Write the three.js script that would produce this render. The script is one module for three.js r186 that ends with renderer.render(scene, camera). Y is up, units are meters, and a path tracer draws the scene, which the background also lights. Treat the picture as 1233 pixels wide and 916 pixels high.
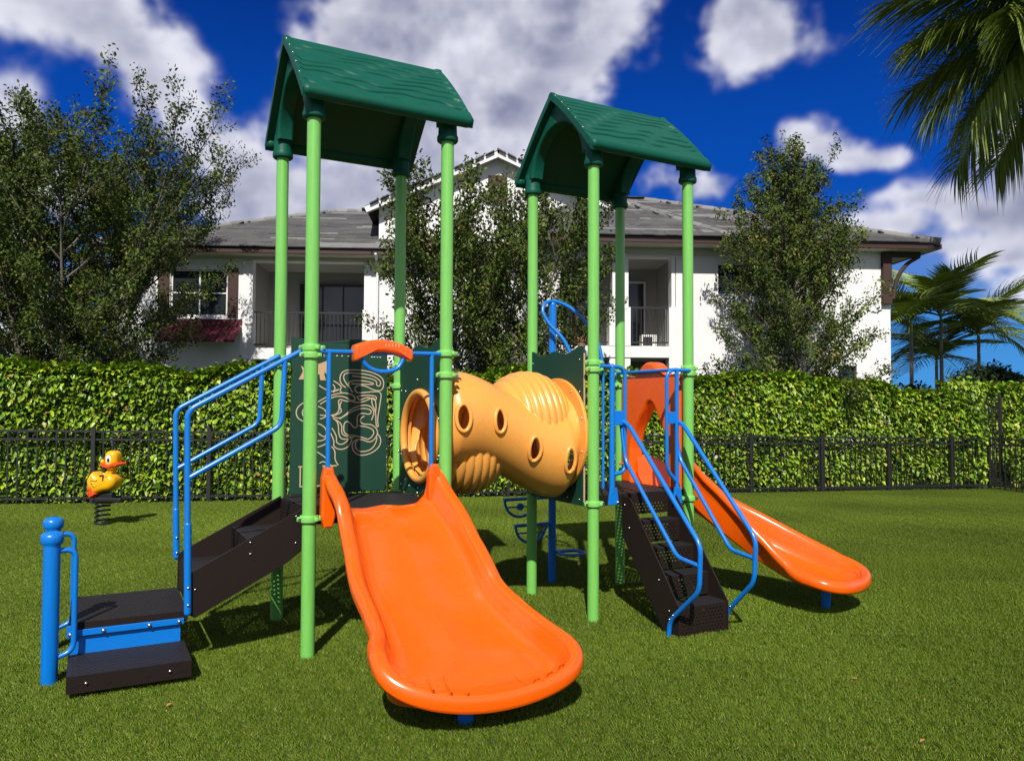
import * as THREE from 'three';
import { mergeGeometries, mergeVertices, toCreasedNormals } from 'three/addons/utils/BufferGeometryUtils.js';
import { RoundedBoxGeometry } from 'three/addons/geometries/RoundedBoxGeometry.js';

// ───────────────────────── camera, sky, sun, exposure ─────────────────────────
const scene = new THREE.Scene();
const camera = new THREE.PerspectiveCamera(52.0, 1024 / 760, 0.1, 600);
{
  const pitch = 1.873 * Math.PI / 180, roll = 0.253 * Math.PI / 180;
  const fwd = new THREE.Vector3(0, Math.sin(pitch), -Math.cos(pitch)), up = new THREE.Vector3(0, Math.cos(pitch), Math.sin(pitch)), rt = new THREE.Vector3(1, 0, 0);
  const r2 = rt.clone().multiplyScalar(Math.cos(roll)).addScaledVector(up, Math.sin(roll));
  const u2 = up.clone().multiplyScalar(Math.cos(roll)).addScaledVector(rt, -Math.sin(roll));
  camera.position.set(0, 1.714, 0);
  camera.quaternion.setFromRotationMatrix(new THREE.Matrix4().makeBasis(r2, u2, fwd.clone().negate()));
}
const renderer = new THREE.WebGLRenderer({ antialias: true });
renderer.setSize(1024, 760);
renderer.toneMapping = THREE.LinearToneMapping;
renderer.toneMappingExposure = 1.12;
renderer.shadowMap.enabled = true;
const sun = new THREE.DirectionalLight(new THREE.Color(1.0, 0.95, 0.87), 5.0);
sun.position.set(-0.06 * 30, 0.96 * 30, 1.0 * 30 - 9); sun.target.position.set(0, 0, -9);
sun.castShadow = true; sun.shadow.mapSize.set(4096, 4096);
Object.assign(sun.shadow.camera, { left: -24, right: 24, top: 24, bottom: -24, near: 1, far: 90 });
scene.add(sun, sun.target);

// random numbers and noise
function rng(seed) { let a = seed >>> 0; return () => { a = (a + 0x6D2B79F5) >>> 0; let t = a; t = Math.imul(t ^ (t >>> 15), t | 1); t ^= t + Math.imul(t ^ (t >>> 7), t | 61); return ((t ^ (t >>> 14)) >>> 0) / 4294967296; }; }
function h3(x, y, z) { let n = Math.imul(x, 374761393) ^ Math.imul(y, 668265263) ^ Math.imul(z, 1274126177); n = Math.imul(n ^ (n >>> 13), 1103515245); return ((n ^ (n >>> 16)) >>> 0) / 4294967296; }
const sm = t => t * t * (3 - 2 * t);
function vnoise(x, y, z) {
  const X = Math.floor(x), Y = Math.floor(y), Z = Math.floor(z), u = sm(x - X), v = sm(y - Y), w = sm(z - Z);
  const L = (a, b, t) => a + (b - a) * t;
  return L(L(L(h3(X, Y, Z), h3(X + 1, Y, Z), u), L(h3(X, Y + 1, Z), h3(X + 1, Y + 1, Z), u), v), L(L(h3(X, Y, Z + 1), h3(X + 1, Y, Z + 1), u), L(h3(X, Y + 1, Z + 1), h3(X + 1, Y + 1, Z + 1), u), v), w);
}
function fbm(x, y, z, o = 5) { let s = 0, a = 0.5, n = 0; for (let i = 0; i < o; i++) { s += a * vnoise(x, y, z); n += a; a *= 0.5; x = x * 2.03 + 17.1; y = y * 2.03 + 5.7; z = z * 2.03 + 9.2; } return s / n; }
function billow(x, y, z, o) { let s = 0, a = .5, n = 0; for (let i = 0; i < o; i++) { s += a * Math.abs(2 * vnoise(x, y, z) - 1); n += a; a *= .52; x = x * 2.07 + 11.3; y = y * 2.07 + 3.9; z = z * 2.07 + 7.7; } return s / n; }
const clamp = (x, a = 0, b = 1) => Math.min(b, Math.max(a, x));
const sst = (a, b, x) => sm(clamp((x - a) / (b - a)));

// the sky: deep clear blue with fair-weather cumulus, the same kind of cloud all round
{
  const W = 2048, H = 1024, data = new Float32Array(W * H * 4), D = Math.PI / 180;
  // cumulus: azimuth (0 = ahead, + = right), elevation, half width, half height (degrees), weight
  const clouds = [
    [-32, 24, 4.4, 2.4, 1], [-28, 23, 3.6, 2.4, 1], [-24.6, 20.6, 3.2, 2.2, 1], [-21.4, 17.6, 3.0, 2.0, 1], [-18.6, 15.4, 2.6, 2.0, 1], [-15, 13.6, 4, 2.2, 1], [-19.8, 13.3, 2.2, 1.3, .9], [-11, 13.8, 5, 2.2, 1],
    [-34.5, 17.6, 2, 2.0, 1], [-31, 13.5, 3, 1.8, .8], [-37, 13, 3, 2.4, 1],
    [-12.5, 25, 3.2, 3, 1], [-8, 25.5, 5, 4.2, 1.1], [-3, 25.5, 5.5, 4.6, 1.15], [2.5, 26, 5, 4.4, 1.1], [6, 26, 3.2, 3, 1], [-6, 20, 6, 4, 1.1], [0, 20.5, 5, 3.4, 1.05], [-9, 17, 5, 3, 1], [-1, 16, 5, 3, .9], [-13.5, 20.5, 2.2, 2, .9],
    [16, 24.6, 2.6, 2.4, 1], [19.3, 24.4, 3, 2, 1], [17, 26.4, 2, 1.8, 1], [14.6, 15.5, 2.2, 1.1, .9], [11, 16, 1.8, 1.1, .8],
    [21.8, 17.8, 1.7, 1.3, 1], [23.2, 16.4, 1.8, 1.0, .9], [25.4, 16.0, 1.3, .8, .8], [28.2, 13.2, 2.2, 1.0, 1], [31, 12.3, 1.7, .9, 1], [26.5, 11.4, 2.0, .8, .9], [33, 9.2, 2, .6, .8], [23.5, 11.3, 2.2, .8, .9], [29.5, 10.2, 1.8, .6, .7], [36, 13.5, 3, 1.4, .9],
  ];
  const R = rng(77);
  for (let i = 0; i < 95; i++) {
    const az = 44 + R() * 272, el = 6 + 66 * R() * R(), s = 3 + 6 * R(), n = 2 + Math.floor(R() * 3);
    for (let k = 0; k < n; k++) clouds.push([az + (R() - .5) * s * 2.6 / Math.cos(el * D), el + (R() - .5) * s * .7, s * (.7 + .5 * R()) / Math.cos(el * D), s * (.45 + .3 * R()), 1]);
  }
  for (let i = 0; i < 14; i++) clouds.push([-40 + 80 * R(), 33 + 30 * R(), 6 + 5 * R(), 3 + 2 * R(), 1]);
  const cell = new Map();
  for (const c of clouds) { c[0] = ((c[0] + 540) % 360) - 180; for (let d = Math.floor((c[0] - 2.4 * c[2]) / 5); d <= Math.floor((c[0] + 2.4 * c[2]) / 5); d++) { const k = ((d % 72) + 72) % 72; if (!cell.has(k)) cell.set(k, []); cell.get(k).push(c); } }
  const lin = (r, g, b) => { const c = new THREE.Color(r / 255, g / 255, b / 255).convertSRGBToLinear(); return [c.r, c.g, c.b]; };
  const zen = lin(4, 36, 112), midc = lin(8, 74, 172), hor = lin(70, 146, 214), white = lin(226, 226, 236), grey = lin(122, 127, 155), low = lin(70, 84, 50);
  for (let j = 0; j < H; j++) {
    const el = (j + .5) / H * 180 - 90;
    for (let i = 0; i < W; i++) {
      const th = ((i + .5) / W - .5) * 2 * Math.PI;            // atan2(z, x)
      const cx = Math.cos(th) * Math.cos(el * D), cz = Math.sin(th) * Math.cos(el * D), cy = Math.sin(el * D);
      let az = Math.atan2(cx, -cz) / D;
      let c;
      if (el < -1) c = low;
      else {
        const e = Math.max(el, 0);
        const a = sst(0, 16, e), b = sst(13, 34, e);
        c = [0, 1, 2].map(k => { const x = hor[k] + (midc[k] - hor[k]) * a; return x + (zen[k] - x) * b; });
        let d = 0;
        const wx = (fbm(cx * 9 + 3, cy * 9, cz * 9, 4) - .5) * 6, wy = (fbm(cx * 9 + 31, cy * 9 + 7, cz * 9, 4) - .5) * 5;
        for (const q of cell.get(((Math.floor(az / 5) % 72) + 72) % 72) || []) {
          let dx = az + wx * .7 - q[0]; if (dx > 180) dx -= 360; if (dx < -180) dx += 360;
          const dy = el + wy * .5 - q[1], g = q[4] * Math.exp(-((dx / q[2]) ** 2) - (dy / (q[3] * (dy < 0 ? .8 : 1.05))) ** 2);
          d += g;
        }
        const n1 = .5 * (1 - .9 * billow(cx * 15, cy * 19, cz * 15, 5)) + .5 * (fbm(cx * 22 + 5, cy * 26, cz * 22, 6) + .12), n2 = fbm(cx * 60 + 8, cy * 60, cz * 60, 4);
        const dens = d * 1.12 + (n1 - .62) * 2.5 * sst(0, .3, d) + (n2 - .5) * .6 * sst(0, .3, d);
        const cov = .96 * sst(.14, 1.12, dens);
        if (cov > 0) {
          const thick = sst(.7, 2.1, dens), shade = clamp(.36 + .34 * thick - (n1 - .6) * 2.4 - (n2 - .5) * .35);
          for (let k = 0; k < 3; k++) { const cl = white[k] + (grey[k] - white[k]) * shade; c[k] += (cl - c[k]) * cov * .97; }
        }
      }
      const o = (j * W + i) * 4; data[o] = c[0]; data[o + 1] = c[1]; data[o + 2] = c[2]; data[o + 3] = 1;
    }
  }
  const t = new THREE.DataTexture(data, W, H, THREE.RGBAFormat, THREE.FloatType);
  t.mapping = THREE.EquirectangularReflectionMapping; t.magFilter = THREE.LinearFilter; t.minFilter = THREE.LinearFilter; t.wrapS = THREE.RepeatWrapping; t.needsUpdate = true;
  scene.background = t; scene.environment = t;
}

// ───────────────────────── helpers ─────────────────────────
const names = new Map();
function numbered(n) { const k = names.get(n) || 0; names.set(n, k + 1); return k ? n + '_' + String(k).padStart(3, '0') : n; }
const V = (x, y, z) => new THREE.Vector3(x, y, z);
function shadowed(o) { o.castShadow = true; o.receiveShadow = true; return o; }
function mesh(name, geo, mat, parent) { const m = shadowed(new THREE.Mesh(geo, mat)); m.name = parent ? name : numbered(name); (parent || scene).add(m); return m; }
function group(name, parent) { const g = new THREE.Group(); g.name = parent ? name : numbered(name); (parent || scene).add(g); return g; }
function tag(o, label, category, grp) { o.userData = { ...o.userData, label, category }; if (grp) o.userData.group = grp; return o; }
function merge(list) {
  const gs = list.map(g => { let q = g.index ? g.toNonIndexed() : g; for (const k of Object.keys(q.attributes)) if (!['position', 'normal', 'uv'].includes(k)) q.deleteAttribute(k); if (!q.attributes.uv) q.setAttribute('uv', new THREE.BufferAttribute(new Float32Array(q.attributes.position.count * 2), 2)); if (!q.attributes.normal) q.computeVertexNormals(); return q; });
  return mergeGeometries(gs, false);
}
const box = (w, h, d, x = 0, y = 0, z = 0) => new THREE.BoxGeometry(w, h, d).translate(x, y, z);
const rbox = (w, h, d, r, x = 0, y = 0, z = 0) => new RoundedBoxGeometry(w, h, d, 2, r).translate(x, y, z);
const cyl = (r, h, x = 0, y = 0, z = 0, n = 16, r2 = r) => new THREE.CylinderGeometry(r2, r, h, n).translate(x, y + h / 2, z);
function bentPath(pts, bend) {
  const cp = new THREE.CurvePath(); let a = pts[0].clone();
  for (let i = 1; i < pts.length; i++) {
    if (i === pts.length - 1) { cp.add(new THREE.LineCurve3(a, pts[i].clone())); break; }
    const p = pts[i], d0 = p.clone().sub(pts[i - 1]), d1 = pts[i + 1].clone().sub(p), l0 = d0.length(), l1 = d1.length();
    const b = Math.min(bend, l0 * .49, l1 * .49);
    const s = p.clone().addScaledVector(d0, -b / l0), e = p.clone().addScaledVector(d1, b / l1);
    cp.add(new THREE.LineCurve3(a, s)); cp.add(new THREE.QuadraticBezierCurve3(s, p.clone(), e)); a = e;
  }
  return cp;
}
function pipe(pts, r, bend = 0.06, seg = 0, rad = 10) {
  const c = bentPath(pts, bend); const n = seg || Math.max(10, Math.min(90, Math.round(c.getLength() / 0.022)));
  const t = new THREE.TubeGeometry(c, n, r, rad, false);
  const e0 = new THREE.SphereGeometry(r * .99, rad, 6).translate(...pts[0].toArray()), e1 = new THREE.SphereGeometry(r * .99, rad, 6).translate(...pts[pts.length - 1].toArray());
  return merge([t, e0, e1]);
}
function spline(pts, r, seg = 40, rad = 8, closed = false) { return new THREE.TubeGeometry(new THREE.CatmullRomCurve3(pts, closed), seg, r, rad, closed); }
// a sheet from a grid of points rows[i][j]
function gridGeo(rows, closedJ = false, uvs = 1, skip) {
  const n = rows.length, m = rows[0].length, pos = [], uv = [], idx = [];
  for (let i = 0; i < n; i++) for (let j = 0; j < m; j++) { pos.push(...rows[i][j]); uv.push(i / (n - 1) * uvs, j / (m - 1) * uvs); }
  for (let i = 0; i < n - 1; i++) for (let j = 0; j < (closedJ ? m : m - 1); j++) {
    if (skip && skip(i, j)) continue;
    const a = i * m + j, b = i * m + (j + 1) % m, c = a + m, d = (i + 1) * m + (j + 1) % m; idx.push(a, b, c, b, d, c);
  }
  const g = new THREE.BufferGeometry(); g.setAttribute('position', new THREE.Float32BufferAttribute(pos, 3)); g.setAttribute('uv', new THREE.Float32BufferAttribute(uv, 2)); g.setIndex(idx); g.computeVertexNormals(); return g;
}
function extrude(pts, depth, bevel = 0, holes = [], seg = 2, curve = 12) {
  const s = pts instanceof THREE.Shape ? pts : new THREE.Shape(pts.map(p => new THREE.Vector2(...p)));
  for (const h of holes) s.holes.push(h instanceof THREE.Path ? h : new THREE.Path(h.map(p => new THREE.Vector2(...p))));
  return new THREE.ExtrudeGeometry(s, { depth: depth - 2 * bevel, bevelEnabled: bevel > 0, bevelThickness: bevel, bevelSize: bevel, bevelOffset: -bevel, bevelSegments: seg, curveSegments: curve }).translate(0, 0, bevel);
}
// textures
function dataTex(n, fn, srgb = true, rx = 1, ry = 1) {
  const d = new Uint8Array(n * n * 4);
  for (let j = 0; j < n; j++) for (let i = 0; i < n; i++) { const c = fn(i / n, j / n); const o = (j * n + i) * 4; d[o] = clamp(c[0]) * 255; d[o + 1] = clamp(c[1]) * 255; d[o + 2] = clamp(c[2]) * 255; d[o + 3] = 255; }
  const t = new THREE.DataTexture(d, n, n, THREE.RGBAFormat); t.magFilter = THREE.LinearFilter; t.minFilter = THREE.LinearMipmapLinearFilter; t.generateMipmaps = true; t.wrapS = t.wrapT = THREE.RepeatWrapping; if (srgb) t.colorSpace = THREE.SRGBColorSpace; t.repeat.set(rx, ry); t.needsUpdate = true; return t;
}
const per = (u, v, f, s) => { const a = u * 2 * Math.PI, b = v * 2 * Math.PI, k = f / 6.283; return fbm(Math.cos(a) * k + 9 + s, Math.sin(a) * k + Math.cos(b) * k * 1.3 + 4, Math.sin(b) * k * 1.3 + s * 3.1, 4); };
const col = (r, g, b) => new THREE.Color().setRGB(r, g, b);
function std(c, rough, extra = {}) { return new THREE.MeshStandardMaterial({ color: col(...c), roughness: rough, side: THREE.DoubleSide, ...extra }); }
function phys(c, rough, extra = {}) { return new THREE.MeshPhysicalMaterial({ color: col(...c), roughness: rough, side: THREE.DoubleSide, ...extra }); }
const smudge = dataTex(256, (u, v) => { const n = per(u, v, 14, 1), m = per(u, v, 60, 5); const x = .84 + .45 * (n - .5) + .35 * (m - .5); return [x, x, x]; }, false, 3, 3);
const scuff = dataTex(512, (u, v) => { let x = .8 + .3 * (per(u, v, 90, 2) - .5); const s = per(u * 1 + .3, v, 10, 8); x += .2 * Math.pow(clamp(1 - Math.abs(s - .5) * 26), 2); return [x, x, x]; }, false, 2, 2);
const stipple = dataTex(256, () => [0, 0, 0], false);
{ const R = rng(5), d = stipple.image.data; for (let i = 0; i < d.length; i += 4) d[i] = d[i + 1] = d[i + 2] = 110 + R() * 60; }
const worn = dataTex(512, (u, v) => { const a = per(u, v, 22, 11), b = per(u, v, 130, 12); let x = .955 + .10 * (a - .5) + .07 * (b - .5); return [x, x, x]; }, true, 2, 2);
{ const R = rng(303), d = worn.image.data, n = 512; for (let k = 0; k < 150; k++) { let x = R() * n, y = R() * n, a = R() < .7 ? (R() - .5) * .7 : R() * 6.28, l = 12 + 70 * R(), up = R() < .55 ? 9 : -14; for (let i = 0; i < l; i++) { const q = ((Math.floor(y) & 511) * n + (Math.floor(x) & 511)) * 4; for (let c = 0; c < 3; c++) d[q + c] = Math.min(255, Math.max(0, d[q + c] + up)); x += Math.cos(a); y += Math.sin(a); a += (R() - .5) * .05; } } worn.needsUpdate = true; }
const M = {
  lime: phys([.19, .55, .105], .40, { map: worn, roughnessMap: smudge, clearcoat: .25, clearcoatRoughness: .25 }),
  limeCast: phys([.19, .54, .11], .5),
  roof: phys([.0016, .088, .055], .60, { map: worn, roughnessMap: smudge, specularIntensity: .5 }),
  panel: phys([.0016, .042, .024], .6),
  tan: phys([.50, .34, .18], .6),
  orange: phys([.95, .122, .0028], .30, { map: worn, roughnessMap: smudge, clearcoat: .35, clearcoatRoughness: .18 }),
  tunnel: phys([.88, .385, .072], .40, { map: worn, roughnessMap: smudge, clearcoat: .2, clearcoatRoughness: .3 }),
  blue: phys([.0015, .185, .66], .38, { map: worn, roughnessMap: smudge, clearcoat: .3, clearcoatRoughness: .2 }),
  brown: phys([.017, .0115, .0098], .62, { roughnessMap: scuff, specularIntensity: .3 }),
  deckTop: phys([.020, .018, .020], .7, { roughnessMap: scuff, specularIntensity: .45 }),
  steel: phys([.62, .62, .62], .3, { metalness: 1 }),
  black: phys([.012, .012, .013], .45),
  fence: phys([.016, .016, .017], .5),
  duck: phys([.84, .42, .004], .3, { clearcoat: .4, clearcoatRoughness: .15 }),
  duckRed: phys([.75, .07, .008], .35),
  eyeWhite: phys([.82, .82, .8], .3), ink: phys([.01, .01, .01], .4),
  bark: std([.13, .112, .09], .95), twig: std([.14, .12, .09], .95),
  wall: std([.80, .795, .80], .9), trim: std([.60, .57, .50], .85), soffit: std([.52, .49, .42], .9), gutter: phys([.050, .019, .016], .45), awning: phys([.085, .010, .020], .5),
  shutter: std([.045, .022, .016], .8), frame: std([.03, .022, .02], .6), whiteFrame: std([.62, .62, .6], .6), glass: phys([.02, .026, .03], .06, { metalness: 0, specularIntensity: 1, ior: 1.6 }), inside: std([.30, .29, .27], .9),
};

// ground: gently falling to the right and to the back, as the drained turf does
const gnd = (x, z) => -0.0137 * clamp(x, -16, 16) - 0.0041 * (clamp(-z, 0, 26) - 5);
{
  const n = 90, ext = [], N = 90;
  for (let i = 0; i <= N; i++) { const t = i / N * 2 - 1; ext.push(Math.sign(t) * (Math.abs(t) * 22 + Math.pow(Math.abs(t), 7) * 380)); }
  const rows = ext.map(x => ext.map(z => [x, gnd(x, z - 9) - .004, z - 9]));
  const g = gridGeo(rows); const p = g.attributes.position, uv = g.attributes.uv; for (let i = 0; i < p.count; i++) uv.setXY(i, p.getX(i) / 3, p.getZ(i) / 3);
  const tex = dataTex(512, (u, v) => { const a = per(u, v, 300, 3), b = per(u, v, 16, 6), k = .55 + .5 * a + .35 * (b - .5); return [.27 * k, .36 * k, .05 * k]; });
  const m = std([1, 1, 1], .95, { map: tex }); g.computeVertexNormals();
  const o = mesh('ground', g.index ? flip(g) : g, m); o.userData.kind = 'structure'; o.userData.label = 'green artificial turf ground sheet under the playground'; o.userData.category = 'ground';
}
function flip(g) { const ix = g.index.array; for (let i = 0; i < ix.length; i += 3) { const t = ix[i]; ix[i] = ix[i + 1]; ix[i + 1] = t; } g.computeVertexNormals(); return g; }

// turf blades: three mats of blades laid edge to edge
{
  const S = .34, R = rng(11);
  const patch = (count, wide) => {
    const pos = [], nor = [], colr = [], idx = [];
    for (let k = 0; k < count; k++) {
      const x = (R() - .5) * S * 1.06, z = (R() - .5) * S * 1.06, a = R() * 6.283, lean = .006 + .018 * R(), h = .012 + .013 * R(), w = (.0013 + .0012 * R()) * wide;
      const ld = R() < .6 ? -.6 + 1.3 * (R() - .5) + 3.4 : R() * 6.283;
      const lx = Math.cos(ld) * lean, lz = Math.sin(ld) * lean, wx = Math.cos(a) * w, wz = Math.sin(a) * w, b = pos.length / 3;
      pos.push(x - wx, -.004, z - wz, x + wx, -.004, z + wz, x - wx * .8 + lx * .4, h * .6, z - wz * .8 + lz * .4, x + wx * .8 + lx * .4, h * .6, z + wz * .8 + lz * .4, x + lx, h, z + lz);
      const dry = R() < .16; const br = .6 + .8 * R(), c = dry ? [.20 * br, .215 * br, .05 * br] : [.098 * br, .158 * br, .0085 * br];
      for (let q = 0; q < 5; q++) colr.push(...c);
      idx.push(b, b + 1, b + 2, b + 1, b + 3, b + 2, b + 2, b + 3, b + 4);
    }
    const g = new THREE.BufferGeometry(); g.setAttribute('position', new THREE.Float32BufferAttribute(pos, 3)); g.setAttribute('color', new THREE.Float32BufferAttribute(colr, 3)); g.setIndex(idx); g.computeVertexNormals(); return g;
  };
  const m = phys([1, 1, 1], .6, { vertexColors: true, specularIntensity: .45 });
  const spots = [[], [], []];
  for (let x = -17; x < 17; x += S) for (let z = -19.5; z < -2.2; z += S) {
    const d = -z; if (Math.abs(x) > d * .74 + 1.2) continue;
    if (z < -15.1 - .305 * x - .15) continue;                           // up to the fence line
    spots[d < 6.2 ? 0 : d < 10 ? 1 : 2].push([x, z]);
  }
  const defs = [[2900, .75], [2000, .95], [1200, 1.5]];
  const G = group('turf_blades'); G.userData = { kind: 'stuff', label: 'short green artificial grass blades covering the ground', category: 'grass' };
  spots.forEach((sp, li) => {
    const im = shadowed(new THREE.InstancedMesh(patch(...defs[li]), m, sp.length)); im.name = 'blades'; im.userData.kind = 'stuff';
    const q = new THREE.Matrix4(), e = new THREE.Matrix4(), c = new THREE.Color();
    sp.forEach(([x, z], i) => {
      q.makeTranslation(x, gnd(x, z), z); e.makeRotationY((R() - .5) * .5); q.multiply(e); im.setMatrixAt(i, q);
      const k = 1.02 + .95 * (fbm(x * .45 + 40, z * .7 + 7, 3, 3) - .5); c.setRGB(k, k, k); im.setColorAt(i, c);
    });
    G.add(im);
  });
}

// ───────────────────────── the play structure ─────────────────────────
const TH = 28.35 * Math.PI / 180, ORG = V(-1.371, 0.019, -5.309);
const play = group('play_structure'); play.position.copy(ORG); play.rotation.y = TH;
tag(play, 'two-tower play structure with green roofs, lime posts, orange slides and yellow crawl tunnel', 'play structure');
const L = (u, y, v) => V(u, y, -v);                                         // u along the towers, v towards the fence
function gl(u, v) { const x = ORG.x + u * Math.cos(TH) - v * Math.sin(TH), z = ORG.z - u * Math.sin(TH) - v * Math.cos(TH); return gnd(x, z) - ORG.y; }
const RU = 2.285, RV = -.05, DECK = .972;

const boltGeo = new THREE.SphereGeometry(1, 8, 6);
function bolted(list, parent, r = .009) { for (const p of list) { const b = mesh('bolt', boltGeo, M.steel, parent); b.position.copy(p); b.scale.setScalar(r); } }
// clamp: a split cast ring with ears and bolts
const clampGeo = merge([
  new THREE.LatheGeometry([[.048, -.024], [.060, -.024], [.064, -.016], [.064, .016], [.060, .024], [.048, .024]].map(p => new THREE.Vector2(...p)), 18),
  rbox(.036, .036, .030, .010, .074, 0, .012), rbox(.030, .034, .028, .010, -.068, 0, -.006), rbox(.030, .030, .034, .010, .03, 0, .058),
]);
const clampBolt = cyl(.011, .012, 0, 0, 0, 8).rotateX(Math.PI / 2);
const postGeo = cyl(.047, 3.95, 0, 0, 0, 28);
function post(u, v, rings, turn) {
  const y0 = gl(u, v) - .2; const p = mesh('post', postGeo, M.lime, play); p.position.set(u, y0, -v);
  for (const [y, t] of rings) { const c = mesh('clamp', clampGeo, M.limeCast, p); c.position.y = y - y0; c.rotation.y = t; for (const [bx, bz] of [[.078, .026], [-.07, .007]]) { const b = mesh('bolt', clampBolt, M.steel, p); b.position.set(bx * Math.cos(t) + bz * Math.sin(t), c.position.y, bz * Math.cos(t) - bx * Math.sin(t)); b.rotation.y = t; } }
}
post(0, 0, [[2.085, -.1], [2.035, .25], [.925, .1]], 0); post(0, 1, [[2.06, .3], [2.01, -.6], [.9, .2]], 0); post(1, 0, [[2.08, .1], [1.92, .2], [.9, 0]], 0); post(1, 1, [[2.03, .6], [1.86, -.5], [.9, .4]], 0);
post(RU, RV, [[2.05, .1], [1.995, .3], [.905, .05]], 0); post(RU, RV + 1, [[1.96, .4], [.92, .2]], 0); post(RU + 1, RV, [[2.03, .2], [1.985, .5], [.9, .3]], 0); post(RU + 1, RV + 1, [[2.0, .2], [1.9, .5], [.9, 0]], 0);

// moulded roofs
const roofY = w => { const t = Math.abs(w) / .64; return 4.425 - .625 * (.80 * t + .20 * t * t); };
function makeRoof(u0, v0, seed) {
  const roof = group('roof', play); roof.position.set(u0, 0, -v0);
  const nw = 330, nu = 90, uA = -.115, uB = 1.145, top = [], bot = [];
  for (let i = 0; i <= nu; i++) {
    const u = uA + (uB - uA) * i / nu, a = [], b = [];
    for (let j = 0; j <= nw; j++) {
      const w = -.64 + 1.28 * j / nw, s = Math.abs(w) * 1.4, sg = Math.sign(w) || 1;
      const wave = .022 * Math.sin(u * 8.5 + s * 9 + seed) + .012 * Math.sin(u * 19 + s * 21 + sg + seed);
      const q = (s + wave) / .094, row = Math.floor(q), fr = q - row;
      const some = sst(.16, .52, vnoise(u * 3.2 + row * 7.3, row * 3.1 + sg * 40, seed));
      const fade = sst(.05, .12, s) * sst(0, .05, u - uA) * sst(0, .05, uB - u) * sst(0, .05, .80 - s);
      const relief = -fade * some * .030 * Math.exp(-(((fr - .5) / .11) ** 2));
      const bead = .008 * sst(.555, .575, Math.abs(w)) + .008 * (1 - sst(.02, .035, Math.abs(w)));
      const endBead = .010 * (1 - sst(.035, .055, Math.min(u - uA, uB - u)));
      const n = [.70 * sg, .71], r = relief + bead + endBead;
      a.push([u, roofY(w) + n[1] * r, -.5 + -(w + n[0] * r)]);
      const th = .055;
      const wi = w * .985; b.push([u, roofY(wi) - th, -.5 - wi]);
    }
    top.push(a); bot.push(b);
  }
  const g = [flip(gridGeo(top, false, 4)), gridGeo(bot, false, 4)];
  for (const e of [0, nu]) g.push(gridGeo([top[e], bot[e]]));
  for (const e of [0, nw]) g.push(gridGeo([top.map(r => r[e]), bot.map(r => r[e])]));
  mesh('roof_shell', merge(g), M.roof, roof);
  for (const sg of [-1, 1]) { const w = sg * .618; mesh('eave_roll', new THREE.CapsuleGeometry(.048, uB - uA - .086, 8, 18).rotateZ(Math.PI / 2).translate((uA + uB) / 2, roofY(w) - .018, -.5 - w), M.roof, roof); }
  // bolts along the front gable edge
  const bolts = []; for (let k = 0; k < 6; k++) for (const sg of [-1, 1]) { const w = sg * (.06 + k * .108); bolts.push(V(uA + .012, roofY(w) + .012, -.5 - w)); }
  bolted(bolts, roof, .007);
  for (const e of [0, 1]) {
    const s = new THREE.Shape(); s.moveTo(-.068, 3.80);
    for (let k = 0; k <= 24; k++) { const w = -.568 + 1.136 * k / 24; s.lineTo(w + .5, roofY(w) - .05); }
    s.lineTo(1.068, 3.80); s.lineTo(.907, 3.80); s.absarc(.5, 3.755, .41, .110, Math.PI - .110, false); s.lineTo(.093, 3.80); s.lineTo(-.068, 3.80);
    const a = extrude(s, .12, .018, [], 3, 28).translate(0, 0, -.06).rotateY(Math.PI / 2);
    const list = [a];
    for (const v of [0, 1]) list.push(new THREE.LatheGeometry([[.05, 3.665], [.070, 3.665], [.079, 3.675], [.079, 3.705], [.071, 3.72], [.068, 3.80], [.064, 3.845], [.02, 3.85]].map(p => new THREE.Vector2(...p)), 22).translate(0, 0, -v));
    const m = mesh('roof_arch', merge(list), M.roof, roof); m.position.x = e;
  }
}
makeRoof(0, 0, 1.3); makeRoof(RU, RV, 4.1);

// perforated decks
function perf(w, d, th, sx, sy, hw, hd, margin = .05, stag = true) {           // plate in the xy plane, from (0,0)
  const holes = []; let row = 0;
  for (let y = margin; y < d - margin + 1e-6; y += sy, row++) for (let x = margin + (stag && row % 2 ? sx / 2 : 0); x < w - margin + 1e-6; x += sx) {
    const p = []; for (let k = 0; k < 6; k++) p.push(new THREE.Vector2(x + hw / 2 * Math.cos(-k / 6 * 6.2832), y + hd / 2 * Math.sin(-k / 6 * 6.2832))); holes.push(new THREE.Path(p));
  }
  const s = new THREE.Shape([[0, 0], [w, 0], [w, d], [0, d]].map(p => new THREE.Vector2(...p))); s.holes = holes;
  return new THREE.ExtrudeGeometry(s, { depth: th, bevelEnabled: false });
}
const deckPlate = perf(.94, .94, .006, .044, .026, .026, .013, .05).rotateX(-Math.PI / 2);   // x, y up, -z
function deck(u0, v0) {
  const d = group('deck', play); d.position.set(u0 + .03, DECK, -(v0 + .03));
  mesh('deck_plate', deckPlate, M.deckTop, d).position.y = -.006;
  for (const [w, dd, x, z] of [[.94, .006, .47, -.001], [.94, .006, .47, -.939], [.006, .93, .001, -.47], [.006, .93, .939, -.47]]) mesh('deck_skirt', box(w, .085, dd, x, -.050, z), M.brown, d);
}
deck(0, 0); deck(RU, RV);

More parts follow.
